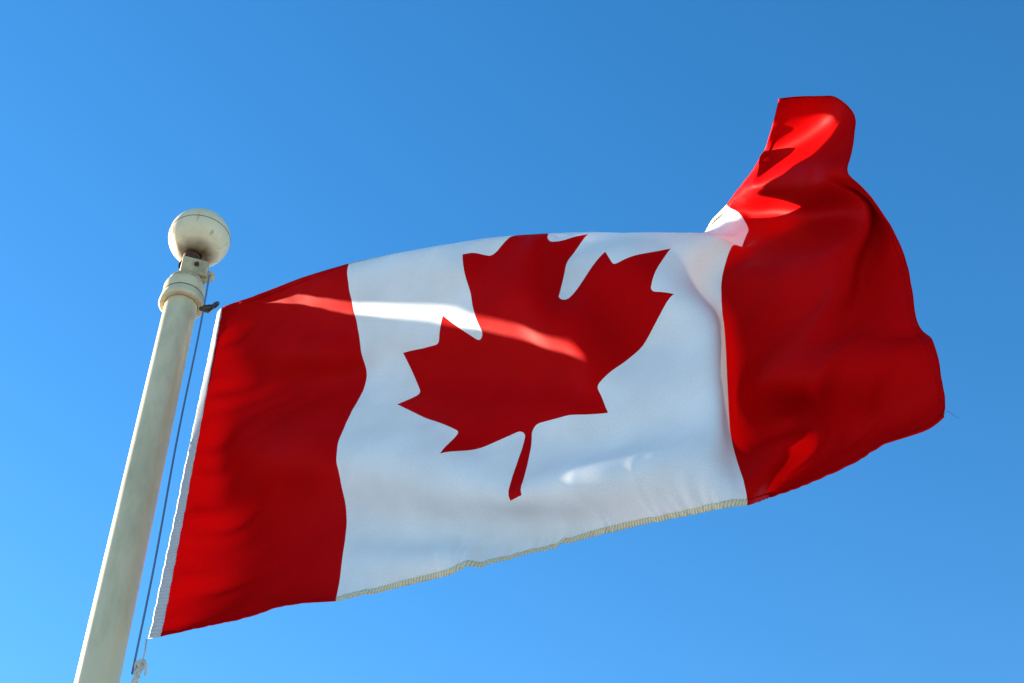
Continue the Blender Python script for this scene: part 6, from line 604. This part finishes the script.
0,2,2,1,3,3,3,2,3,3,3,3,2,0,-1,-4,-4,-6,-6,-5,-3,0,2,-2,0,1,1,1,1,0,2,0,2,0,0,1,0,0,-1,0,-2,-1,-2,0,-1,-1,-1,-2,0,-1,1,-1,0,0,0,1,3,5,2,2,1,1,-2,-4,-3,5,5,4,4,2,1,3,3,0,-1,-3,-3,-4,
-4,-3,-4,-4,-2,-1,-1,0,0,-63,2,1,-2,1,-1,0,0,0,1,-1,1,0,0,0,0,0,0,-1,0,0,-1,1,-1,0,1,-1,1,0,1,1,0,2,0,1,0,-1,1,-1,-1,-1,-1,-1,0,0,1,1,1,3,3,3,3,5,5,5,4,3,2,0,-3,-5,-7,-7,-7,-4,-3,-1,
-1,0,0,1,2,0,2,0,1,2,0,1,0,0,-1,0,0,-1,-1,-1,-1,-1,-1,0,-1,-2,0,0,-1,1,2,5,4,2,1,0,1,1,-4,-5,-2,1,4,3,4,2,4,3,2,1,0,0,-2,-3,-4,-3,-4,-3,-3,-2,-1,-3,-62,-1,0,1,0,1,0,0,0,0,1,-1,0,1,0,
0,-1,0,0,0,0,0,-1,0,0,-1,1,1,0,0,1,1,0,1,0,1,2,0,0,0,-2,-1,-1,-1,-2,0,-1,0,0,1,1,4,3,5,5,7,7,7,4,3,1,-1,-3,-5,-7,-8,-8,-5,-4,-3,-1,-1,0,0,1,1,0,1,0,1,1,1,0,0,0,0,-1,-1,0,-1,-2,0,-2,
0,0,0,1,3,5,2,2,1,1,0,0,-3,-5,-4,-2,1,3,2,3,3,2,4,3,3,1,-1,0,-3,-3,-3,-3,-3,-3,-2,-2,-63,0,0,1,0,0,0,0,1,0,1,1,0,-1,0,0,1,0,-1,0,-1,0,0,0,-1,0,0,0,1,0,1,0,1,0,2,1,0,2,1,1,1,-1,-1,-2,
-1,-2,-1,-1,-2,-1,0,-1,1,3,4,6,6,8,8,7,7,5,2,0,-2,-5,-7,-8,-8,-6,-6,-4,-3,-2,-2,0,-1,0,1,-1,1,0,0,1,1,0,0,0,-1,0,0,-2,0,-1,0,0,0,5,5,2,1,1,1,-2,-5,-2,0,-3,-3,-1,0,2,1,2,2,4,3,2,3,1,
0,0,-2,-2,-3,-2,-2,-2,-1,-63,0,0,0,1,0,1,1,0,1,0,0,0,1,0,0,-1,0,1,0,-1,0,-1,0,0,0,-1,0,-1,1,0,1,0,1,0,1,1,1,2,2,1,1,1,-1,-1,-1,-2,-2,-1,-2,-2,-1,-1,-1,2,1,5,5,7,9,8,8,8,5,3,0,-3,-4,
-5,-6,-7,-7,-6,-5,-3,-4,-2,-2,-2,0,-2,0,0,0,0,0,1,0,0,-1,-1,0,-1,2,-1,1,1,6,2,1,1,-1,-3,-4,-1,6,4,-6,-4,-2,0,-2,1,0,2,-1,2,2,2,2,1,1,0,0,-1,-2,-2,-2,3,-63,0,0,1,0,1,1,0,1,1,0,0,1,-1,
0,0,1,0,0,0,0,0,0,-1,-1,-1,0,-1,1,0,0,0,1,0,0,0,1,0,2,1,2,2,1,1,0,0,-1,0,-2,-1,-2,-2,-1,-2,-2,0,0,1,4,5,7,9,8,9,8,5,3,1,-1,-3,-3,-5,-6,-6,-6,-5,-4,-4,-4,-3,-2,-2,-1,-2,-1,0,-1,0,0,0,
-1,-1,0,1,0,1,2,5,2,0,-2,-3,-3,3,10,8,-3,-12,-3,-1,0,0,-1,-1,0,0,-1,0,-1,1,1,0,2,0,0,0,0,1,0,-62,0,0,0,1,1,1,2,1,0,0,0,-1,0,0,0,0,1,0,0,1,-1,0,0,0,-1,-1,0,-1,-1,0,1,-1,0,0,0,0,0,0,1,
2,1,1,2,2,0,1,0,0,-2,0,-1,-1,-1,-2,-3,-1,-1,0,1,3,4,7,8,9,9,8,5,4,3,-1,-1,-3,-4,-4,-5,-6,-4,-4,-4,-4,-4,-3,-2,-2,-3,-1,-1,-3,-1,-2,-1,1,0,2,1,2,3,1,-1,-4,-2,7,12,10,1,-14,-6,-1,0,-2,
-1,0,0,0,-1,0,0,0,-1,-2,0,-2,-1,0,0,1,1,2,-63,0,1,1,1,2,2,1,0,0,0,0,-1,1,-1,1,0,-1,1,1,0,1,0,-1,-1,0,-1,-1,-1,0,-1,-1,1,-1,0,0,-1,1,-1,0,0,1,1,0,1,2,1,1,0,1,-1,1,-1,0,-1,-1,-3,0,-1,
-1,0,0,2,4,5,8,8,10,8,6,5,3,1,-1,-3,-3,-3,-5,-4,-4,-4,-4,-3,-4,-3,-2,-2,-4,-4,-4,-3,-2,-1,1,2,2,3,0,-2,-3,2,11,12,7,2,-8,-14,0,0,-1,-1,-1,-1,1,-1,1,0,1,0,1,-1,-3,-1,-2,-2,-1,0,0,1,-63,
2,0,2,1,2,2,2,0,0,-1,-1,0,-1,0,-1,0,1,0,1,1,0,1,0,0,-1,-1,-1,-1,-1,-1,0,-1,0,-1,-1,1,0,0,0,0,-1,-1,0,0,1,0,1,1,1,0,0,3,0,0,-1,0,-1,-1,0,-2,0,-2,1,1,2,6,6,9,8,9,6,5,3,1,-1,-2,-2,-3,-3,
-3,-3,-4,-3,-3,-3,-4,-5,-5,-4,-4,-3,-2,-1,1,3,2,-2,-2,5,13,10,4,1,0,-14,-7,2,0,-2,-1,-1,0,-1,1,1,0,-1,0,1,1,1,-2,-2,-2,-1,-2,0,1,-62,0,3,1,4,2,1,0,1,-1,-1,-1,0,-1,0,0,0,0,0,0,1,2,0,
1,0,-1,0,-1,-2,-1,-1,-2,-1,0,-1,0,-1,0,1,1,1,0,0,-1,-1,-1,0,-1,0,0,0,-1,1,3,1,1,0,1,0,-1,0,-2,0,-2,0,-1,0,2,4,6,7,8,7,5,4,2,2,1,0,-2,-1,-2,-2,-2,-4,-3,-5,-4,-3,-4,-2,-5,-5,-5,-1,2,2,
1,7,12,6,2,-1,1,1,-17,1,1,-1,-1,-1,-1,-1,0,0,0,0,1,-1,1,1,1,-1,-1,-1,-2,-2,-2,-3,-63,3,2,3,2,3,1,0,-2,-1,0,0,-1,0,-1,0,-1,1,0,0,0,1,2,1,1,0,-1,-1,0,-2,-1,-2,-1,-2,0,-1,0,-1,1,2,2,1,
0,1,0,0,0,-2,-1,-2,-2,-1,-3,2,1,2,3,0,1,-1,0,0,0,0,-1,-1,-1,-1,-1,1,3,4,6,5,4,5,5,4,3,2,1,1,-1,-1,-2,-3,-2,-1,-4,-4,-4,-4,-7,-6,-5,1,5,6,11,4,1,-1,0,-1,0,-10,3,-1,-2,0,-2,0,-3,1,-2,
-1,0,0,1,1,2,1,0,-1,-3,-2,-1,0,4,-63,4,2,4,3,1,1,-2,-1,0,0,0,-1,-1,-1,-1,1,-1,1,0,0,0,3,1,1,0,1,0,-1,-1,-3,-1,-2,-3,-2,1,0,-2,1,2,5,0,1,1,3,3,0,0,2,-6,-2,-2,-6,-4,0,2,3,1,0,1,0,1,-1,
0,1,-2,-1,1,-2,-1,-1,2,4,2,4,5,4,6,6,5,2,3,2,-1,0,-1,0,-1,-1,-4,-5,-6,-7,-9,-6,1,9,10,4,-1,-2,0,1,-2,-4,0,0,-2,0,-1,-1,-2,0,-2,-1,-2,0,-1,0,1,4,1,2,-2,-3,-2,-5,2,3,
]
d = np.array(LATTICE).reshape(3, 65, 129)
P0 = np.moveaxis(np.cumsum(np.cumsum(d, axis=1), axis=2), 0, 2).astype(float) * 3e-4
P0[..., 2] += CAM_Z
NV_, NU_ = 65, 129
FLY, HOIST = 2.4, 1.2

def pad(A):
    A = np.concatenate([2 * A[:, :1] - A[:, 1:2], A, 2 * A[:, -1:] - A[:, -2:-1]], 1)
    return np.concatenate([2 * A[:1] - A[1:2], A, 2 * A[-1:] - A[-2:-1]], 0)
PP = pad(P0)
def bspl(t):      # smoothing cubic B-spline weights
    return [(1 - t) ** 3 / 6, (3 * t ** 3 - 6 * t ** 2 + 4) / 6, (-3 * t ** 3 + 3 * t ** 2 + 3 * t + 1) / 6, t ** 3 / 6]
def base_surf(u, v):
    x = np.clip(u / FLY, 0, 1) * (NU_ - 1); y = np.clip(v / HOIST, 0, 1) * (NV_ - 1)
    i = np.clip(x.astype(int), 0, NU_ - 2); j = np.clip(y.astype(int), 0, NV_ - 2)
    wx, wy = bspl(x - i), bspl(y - j)
    r = 0
    for a in range(4):
        for b in range(4):
            r = r + (wx[a] * wy[b])[:, None] * PP[j + b, i + a]
    return r

rng = random.Random(7)
ripples = []      # small gathers along the stitched bottom hem: centre, width, depth, reach, amplitude
for (c0, c1, n, amp, reach) in [(0.62, 0.7, 4, 0.006, 0.08), (0.78, 0.86, 4, 0.004, 0.06), (0.92, 1.02, 6, 0.008, 0.11), (1.05, 1.42, 16, 0.006, 0.09), (1.52, 1.78, 9, 0.006, 0.11), (0.05, 0.55, 10, 0.0015, 0.05), (1.85, 2.3, 12, 0.002, 0.06)]:
    for k in range(n):
        ripples.append((c0 + (c1 - c0) * (k + rng.uniform(.2, .8)) / n, rng.uniform(.007, .014), rng.uniform(.5, 1.0) * amp, reach * rng.uniform(.6, 1.2), rng.uniform(-.25, .25)))
creases = [(0.08, 0.83, 0.34, 0.72, 0.022, -0.009), (0.08, 1.02, 0.36, 0.97, 0.02, -0.008), (1.05, 1.12, 0.86, 0.86, 0.03, 0.006), (1.98, 1.02, 2.3, 0.86, 0.022, 0.01), (1.95, 1.17, 2.08, 1.0, 0.02, 0.009), (2.1, 1.1, 2.32, 1.0, 0.02, -0.007), (1.86, 0.97, 2.22, 0.96, 0.035, -0.01)]   # soft folds: u0, v0, u1, v1, width, height

def relief(u, v):
    """fine wrinkles, metres along the normal"""
    d = np.zeros_like(u)
    for c, w, a, reach, lean in ripples:
        t = np.clip(HOIST - v, 0, None)
        x = u - c - lean * t
        ww = w * (1 + t / reach)
        d += a * np.exp(-(x / ww) ** 2) * np.exp(-(t / reach) ** 1.5)
    for u0, v0, u1, v1, w, a in creases:
        L2 = (u1 - u0) ** 2 + (v1 - v0) ** 2
        t = ((u - u0) * (u1 - u0) + (v - v0) * (v1 - v0)) / L2
        tc_ = np.clip(t, 0, 1)
        dx = u - u0 - tc_ * (u1 - u0); dy = v - v0 - tc_ * (v1 - v0)
        fade = np.sin(np.pi * np.clip(tc_, 0.02, .98)) ** .7
        d += a * fade * np.exp(-(dx * dx + dy * dy) / (w * w))
    # pull wrinkles running off the heading
    for k, (f, a, sl) in enumerate(((31., .0036, .55), (47., .002, .35), (19., .0045, .75))):
        d += a * np.sin(f * (v + sl * u) * 2 + 1.3 * k + 2.2 * np.sin(3 * v + k)) * np.exp(-u / .17) * np.clip(u / .03, 0, 1) * np.clip((HOIST - v) / .10, 0, 1) * np.clip(v / .05, 0, 1)
    # faint restless billow everywhere
    d += .0011 * np.sin(9 * u + 5 * v + 1.1) * np.sin(13 * v - 4 * u) + .0007 * np.sin(23 * u - 11 * v) * np.sin(17 * v + 3)
    return d

def surf(u, v, off=0.0):
    u = np.asarray(u, float); v = np.asarray(v, float)
    e = .0025
    ua, ub = np.clip(u - e, 0, FLY), np.clip(u + e, 0, FLY); va, vb = np.clip(v - e, 0, HOIST), np.clip(v + e, 0, HOIST)
    def full(a, b):
        q = base_surf(a, b)
        tu = base_surf(np.clip(a + .01, 0, FLY), b) - base_surf(np.clip(a - .01, 0, FLY), b)
        tv = base_surf(a, np.clip(b + .01, 0, HOIST)) - base_surf(a, np.clip(b - .01, 0, HOIST))
        n = np.cross(tv, tu); n /= np.linalg.norm(n, axis=1, keepdims=True) + 1e-12
        return q + n * relief(a, b)[:, None], n
    q, _ = full(u, v)
    du = full(ub, v)[0] - full(ua, v)[0]; dv = full(u, vb)[0] - full(u, va)[0]
    n = np.cross(du, dv); n /= np.linalg.norm(n, axis=1, keepdims=True) + 1e-12
    n = -n if FLIP else n
    return q + n * off, n
FLIP = False
_q, _n = surf(np.array([1.2]), np.array([.7]))
FLIP = bool(np.dot(_n[0], np.array([0, 0, CAM_Z]) - _q[0]) < 0)       # +normal is the front of the cloth

flag = empty('flag', tuple(base_surf(np.array([0.]), np.array([HOIST]))[0]))
tag(flag, 'red and white flag with a red maple leaf, waving with its fly corner folded up', 'flag')

def cloth_mesh(name, uv, tris, mat, off=0.0, uvmap=None, parent=flag):
    used = np.unique(tris); remap = -np.ones(len(uv), int); remap[used] = np.arange(len(used))
    uvu = uv[used]; P, Nn = surf(uvu[:, 0], uvu[:, 1], off)
    P = P - np.array(flag.location)
    me = bpy.data.meshes.new(name); me.from_pydata(P.tolist(), [], remap[tris].tolist()); me.update()
    for p in me.polygons: p.use_smooth = True
    lay = me.uv_layers.new(name='cloth')
    vi = np.zeros(len(me.loops), int); me.loops.foreach_get('vertex_index', vi)
    t = (uvu if uvmap is None else uvmap[used])[vi]
    lay.data.foreach_set('uv', t.astype(np.float32).ravel())
    # orient the faces along the analytic normals, then fix these as custom normals so that the sewn pieces shade as one cloth
    fn = np.zeros(len(me.polygons) * 3); me.polygons.foreach_get('normal', fn); fn = fn.reshape(-1, 3)
    if (fn * Nn[remap[tris][:, 0]]).sum(1).mean() < 0: me.flip_normals()
    me.normals_split_custom_set_from_vertices(Nn.tolist())
    return link_mesh(name, me, mat, parent)

# outline of the maple leaf, in 1/4000 m
def arc(p, q, r):
    p, q = np.array(p, float), np.array(q, float); m_ = (p + q) / 2; d_ = q - p; L_ = np.linalg.norm(d_)
    hh = math.sqrt(max(r * r - L_ * L_ / 4, 0)); nn = np.array([-d_[1], d_[0]]) / L_
    c = m_ + nn * hh
    a0 = math.atan2(*(p - c)[::-1]); a1 = math.atan2(*(q - c)[::-1])
    while a1 < a0: a1 += 2 * math.pi
    if a1 - a0 > math.pi: a1 -= 2 * math.pi
    return [tuple(c + r * np.array([math.cos(a), math.sin(a)])) for a in np.linspace(a0, a1, 7)[1:-1]]
half = [((4890, 4430), 0), ((4845, 3567), 95), ((4956, 3469), 0), ((5815, 3620), 0), ((5699, 3300), 65), ((5719, 3227), 0), ((6660, 2465), 0),
        ((6448, 2366), 65), ((6414, 2287), 0), ((6600, 1715), 0), ((6058, 1830), 65), ((5985, 1792), 0), ((5880, 1545), 0), ((5457, 1999), 65),
        ((5346, 1942), 0), ((5550, 890), 0), ((5223, 1079), 65), ((5132, 1052), 0), ((4800, 400), 0)]
pts = []
for k, (p_, r_) in enumerate(half):
    pts.append(p_)
    if r_: pts += arc(p_, half[k + 1][0], r_)
    elif k + 1 < len(half):       # subdivide straight edges
        q_ = half[k + 1][0]; nseg = max(1, int(math.dist(p_, q_) / 60))
        pts += [(p_[0] + (q_[0] - p_[0]) * i / nseg, p_[1] + (q_[1] - p_[1]) * i / nseg) for i in range(1, nseg)]
pts = pts + [(9600 - x, y) for x, y in pts[-2::-1]]
leaf = np.array([(x / 4000, (4060 - (4430 - y) * .92) / 4000) for x, y in pts])

gu = np.linspace(0, FLY, 481); gv = np.concatenate([np.linspace(0, HOIST - .15, 140, endpoint=False), np.linspace(HOIST - .15, HOIST, 31)])
G = np.stack(np.meshgrid(gu, gv), -1).reshape(-1, 2)
seg_a, seg_b = leaf, np.roll(leaf, -1, 0)
near = np.zeros(len(G), bool)
for a_, b_ in zip(seg_a, seg_b):
    ab = b_ - a_; t = np.clip(((G - a_) @ ab) / (ab @ ab + 1e-12), 0, 1)
    near |= ((G - a_ - t[:, None] * ab) ** 2).sum(1) < .0028 ** 2
G = G[~near]
verts = [Vector((float(a_), float(b_))) for a_, b_ in np.concatenate([G, leaf])]
nG = len(G); nL = len(leaf)
edges = [(nG + i, nG + (i + 1) % nL) for i in range(nL)]
res = delaunay_2d_cdt(verts, edges, [], 0, 1e-6)
UVv = np.array([(v.x, v.y) for v in res[0]]); TR = np.array([f_ for f_ in res[2]])
cen = UVv[TR].mean(1)
def inside(p, poly_):
    m_ = np.zeros(len(p), bool); b_ = np.roll(poly_, -1, 0)
    for (x0, y0), (x1, y1) in zip(poly_, b_):
        if y0 == y1: continue
        m_ ^= ((y0 > p[:, 1]) != (y1 > p[:, 1])) & (p[:, 0] < (x1 - x0) * (p[:, 1] - y0) / (y1 - y0) + x0)
    return m_
inl = inside(cen, leaf)
left_red = cen[:, 0] < .6; right_red = cen[:, 0] > 1.8
tag(cloth_mesh('red_panel', UVv, TR[left_red], M_red), 'red panel beside the pole')
tag(cloth_mesh('red_panel', UVv, TR[right_red], M_red), 'red panel at the flying end, folded upwards')
cloth_mesh('white_panel', UVv, TR[~left_red & ~right_red & ~inl], M_white)
cloth_mesh('maple_leaf', UVv, TR[inl], M_red)

def strip(name, along, across, mapping, mat, off, parent=flag):
    """a hem: sheets on both faces of the cloth, joined round its edge"""
    A, B = len(along), len(across)
    uv = np.array([mapping(a_, b_) for a_ in along for b_ in across])
    P1, _ = surf(uv[:, 0], uv[:, 1], off); P2, _ = surf(uv[:, 0], uv[:, 1], -off)
    Pm, _ = surf(uv[:, 0], uv[:, 1], 0)
    P1 = P1.reshape(A, B, 3); P2 = P2.reshape(A, B, 3); 
    loc = np.array(flag.location)
    loop = np.concatenate([P1, P2[:, ::-1]], 1) - loc          # A x 2B
    me = bpy.data.meshes.new(name)
    nB = 2 * B
    fs = [(i * nB + k, (i + 1) * nB + k, (i + 1) * nB + (k + 1) % nB, i * nB + (k + 1) % nB) for i in range(A - 1) for k in range(nB)]
    me.from_pydata(loop.reshape(-1, 3).tolist(), [], fs); me.update()
    for p in me.polygons: p.use_smooth = True
    lay = me.uv_layers.new(name='cloth')
    acc = np.concatenate([np.linspace(0, 1, B), np.linspace(1, 0, B)])
    data = np.array([(along[i], acc[k]) for i in range(A) for k in range(nB)])
    vi = np.zeros(len(me.loops), int); me.loops.foreach_get('vertex_index', vi)
    lay.data.foreach_set('uv', data[vi].astype(np.float32).ravel())
    bm_ = bmesh.new(); bm_.from_mesh(me); bmesh.ops.recalc_face_normals(bm_, faces=bm_.faces[:]); bm_.to_mesh(me); bm_.free()
    return link_mesh(name, me, mat, parent)

ac = np.linspace(HOIST - .0135, HOIST + .0, 4)
for u0, u1, mt, lb in ((0, .6, M_red, None), (.6, 1.8, M_hem_white, 'white bottom hem with tan stitching'), (1.8, 2.4, M_red, None)):
    o = strip('bottom_hem', np.linspace(u0 + .0005, u1 - .0005, int((u1 - u0) / .005)), ac, lambda a_, b_: (a_, b_), mt, .0016)
    if lb: tag(o, lb)
ac = np.linspace(0, .014, 4)
for u0, u1, mt in ((0, .6, M_red), (.6, 1.8, M_hem_white), (1.8, 2.4, M_red)):
    strip('top_hem', np.linspace(u0 + .0005, u1 - .0005, int((u1 - u0) / .005)), ac, lambda a_, b_: (a_, b_), mt, .0012)
strip('fly_hem', np.linspace(.015, HOIST - .017, 240), np.linspace(FLY - .016, FLY - .0005, 4), lambda a_, b_: (b_, a_), M_red, .0012)
# heading: the white canvas sleeve along the hoist
hv = np.linspace(0, HOIST, 160)
Ph, Nh = surf(np.zeros_like(hv), hv, 0)
f_ = hv / HOIST
outd = np.stack([-.017 * (1 - f_) - .030 * f_, .020 * (1 - f_) + .008 * f_, np.zeros_like(f_)], 1)
wob = .0006 * np.sin(hv * 95 + 2 * np.sin(hv * 7)) + .0003 * np.sin(hv * 210 + 1)
bm = bmesh.new(); rows = []
uvl = bm.loops.layers.uv.new('cloth')
cross = [(-.10, .0016), (.12, .0022), (.55, .0022), (.93, .0014), (1.0, 0), (.93, -.0014), (.55, -.0022), (.12, -.0022), (-.10, -.0016)]
for k in range(len(hv)):
    n_ = Nh[k]
    rows.append([bm.verts.new(Vector(Ph[k] - np.array(flag.location) + outd[k] * (c + (wob[k] / .02 if c > .9 or c < 0 else 0)) + n_ * o_)) for c, o_ in cross])
for k in range(len(hv) - 1):
    nC = len(cross)
    for j in range(nC):
        j2 = (j + 1) % nC
        fc = bm.faces.new((rows[k][j], rows[k][j2], rows[k + 1][j2], rows[k + 1][j]))
        for lp, (kk, jj) in zip(fc.loops, ((k, j), (k, j2), (k + 1, j2), (k + 1, j))): lp[uvl].uv = (hv[kk], cross[jj][0])
bm.faces.new(rows[0]); bm.faces.new(rows[-1][::-1])
heading = bm_obj('heading', bm, M_heading, flag)
# a loose thread at the lower fly corner
q = surf(np.array([FLY]), np.array([HOIST - .01]))[0][0] - np.array(flag.location)
bm = bmesh.new()
tube(bm, [tuple(q + np.array([.022 * t, -.01 * t, -.008 * t + .008 * math.sin(5 * t)])) for t in np.linspace(0, 1, 24)], .0006, 5)
bm_obj('loose_thread', bm, M_halyard, flag)

# ------------------------------------------------------------------ halyard, snap hook, tail rope
def at(px, py, Y):
    r = (341.5 - py) / 1400
    hgt = Y * (1 + r) / (1 - r)
    dep = (Y + hgt) * math.sqrt(.5)
    return Vector(((px - 512) / 1400 * dep, Y, CAM_Z + hgt))
def stranded(bm, path, r, twist=120.0, strands=3, seg=8):
    """laid rope: strands wound round a path"""
    path = [Vector(p) for p in path]
    fine = []
    for a_, b_ in zip(path, path[1:]):
        n_ = max(2, int((b_ - a_).length / .003))
        fine += [a_.lerp(b_, k / n_) for k in range(n_)]
    fine.append(path[-1]); L_ = 0
    up = Vector((1, 0, 0)); W_ = []
    for i, p in enumerate(fine):
        t = (fine[min(i + 1, len(fine) - 1)] - fine[max(i - 1, 0)]).normalized()
        up = (up - t * up.dot(t)).normalized(); W_.append((p, up.copy(), t.cross(up), L_))
        if i + 1 < len(fine): L_ += (fine[i + 1] - p).length
    for s_ in range(strands):
        tube(bm, [p + r * .5 * (u_ * math.cos(twist * l_ + 2.094 * s_) + w_ * math.sin(twist * l_ + 2.094 * s_)) for p, u_, w_, l_ in W_], r * .56, seg)

YH = 2.985
top = at(209.5, 275, YH); bot = at(132.5, 674, YH)
hal = empty('halyard', (bot.x, bot.y, .9))
tag(hal, 'thin dark blue halyard rope running down beside the pole to a pale knot', 'rope')
bm = bmesh.new()
o0 = Vector(hal.location)
line = [top - o0 + Vector((-.004, .02, .02))] + [top.lerp(bot, k / 20) - o0 + Vector((.002 * math.sin(k * .5), 0, 0)) for k in range(21)]
tube(bm, line, .0029, 8)
bm_obj('line', bm, M_halyard, hal)
# pale rope: thin lead from the flag's lower corner, knot with a loop, thick tail going down
k0 = at(146.5, 640, 3.02); k1 = at(142.6, 661, 3.0)
bm = bmesh.new(); tube(bm, [k0 - o0, k0.lerp(k1, .5) - o0 + Vector((.0015, 0, 0)), k1 - o0], .0022, 8)
lead = bm_obj('lead_cord', bm, M_rope, hal)
kp = [at(142.5, 661, 2.99), at(140.5, 667, 2.985), at(137.5, 674, 2.985), at(134.5, 683, 2.985), at(131, 700, 2.985), at(126, 740, 2.99)]
kp.append(Vector((kp[-1].x, 2.985, .9)))
bm = bmesh.new(); stranded(bm, [p - o0 for p in kp], .0085)
tail = bm_obj('tail_rope', bm, M_rope, hal)
lp = [at(139.5, 664, 2.975), at(142.5, 660.5, 2.968), at(145.5, 663.5, 2.966), at(146.2, 669, 2.97), at(144.8, 675.5, 2.975)]
sm = []
for i in range(len(lp) - 1):
    a_, b_ = lp[i], lp[i + 1]; pa = lp[max(i - 1, 0)]; pb = lp[min(i + 2, len(lp) - 1)]
    for k in range(6):
        t = k / 6
        sm.append(.5 * (2 * a_ + (b_ - pa) * t + (2 * pa - 5 * a_ + 4 * b_ - pb) * t * t + (3 * a_ - pa - 3 * b_ + pb) * t ** 3))
sm.append(lp[-1])
bm = bmesh.new(); tube(bm, [p - o0 for p in sm], [.0045 - .002 * i / len(sm) for i in range(len(sm))], 8)
bm_obj('knot_loop', bm, M_rope, tail)
bm = bmesh.new()
kc = at(139.3, 668, 2.982) - o0
tube(bm, [kc + Vector((.0095 * math.cos(t), .0095 * math.sin(t), .006 * math.sin(2 * t) + .004 * t / 6.28)) for t in np.linspace(0, 4 * math.pi, 40)], .0042, 8)
bm_obj('knot', bm, M_rope, tail)
# snap hook between the halyard and the upper corner of the flag
hk = at(209, 307, 3.0)
hook = empty('snap_hook', tuple(hk))
tag(hook, 'small dark tarnished snap hook joining the upper flag corner to the halyard', 'snap hook')
c0 = at(201.5, 308, 2.985) - hk; c1 = at(207.5, 309, 2.985) - hk; c2 = at(212, 306.5, 3.0) - hk; c3 = at(217.5, 304.6, 3.02) - hk
bm = bmesh.new(); tube(bm, [c0, c0.lerp(c1, .4), c1, c1.lerp(c2, .5), c2], [.006, .012, .0135, .011, .007], 14)
bm_obj('body', bm, M_brass, hook)
bm = bmesh.new()
mid = (c2 + c3) / 2; ex = (c3 - c2) * .5; ez = Vector((.004, 0, .012))
tube(bm, [mid + ex * 1.1 * math.cos(t) + ez * math.sin(t) for t in np.linspace(0, 2 * math.pi, 28, endpoint=False)], .0045, 8, True)
bm_obj('ring', bm, M_brass, hook)
bm = bmesh.new()
mid = c0.lerp(c1, .35)
tube(bm, [mid + Vector((.011 * math.cos(t), .004 * math.sin(t), .012 * math.sin(t))) for t in np.linspace(0, 2 * math.pi, 28, endpoint=False)], .0035, 8, True)
bm_obj('eye', bm, M_brass, hook)
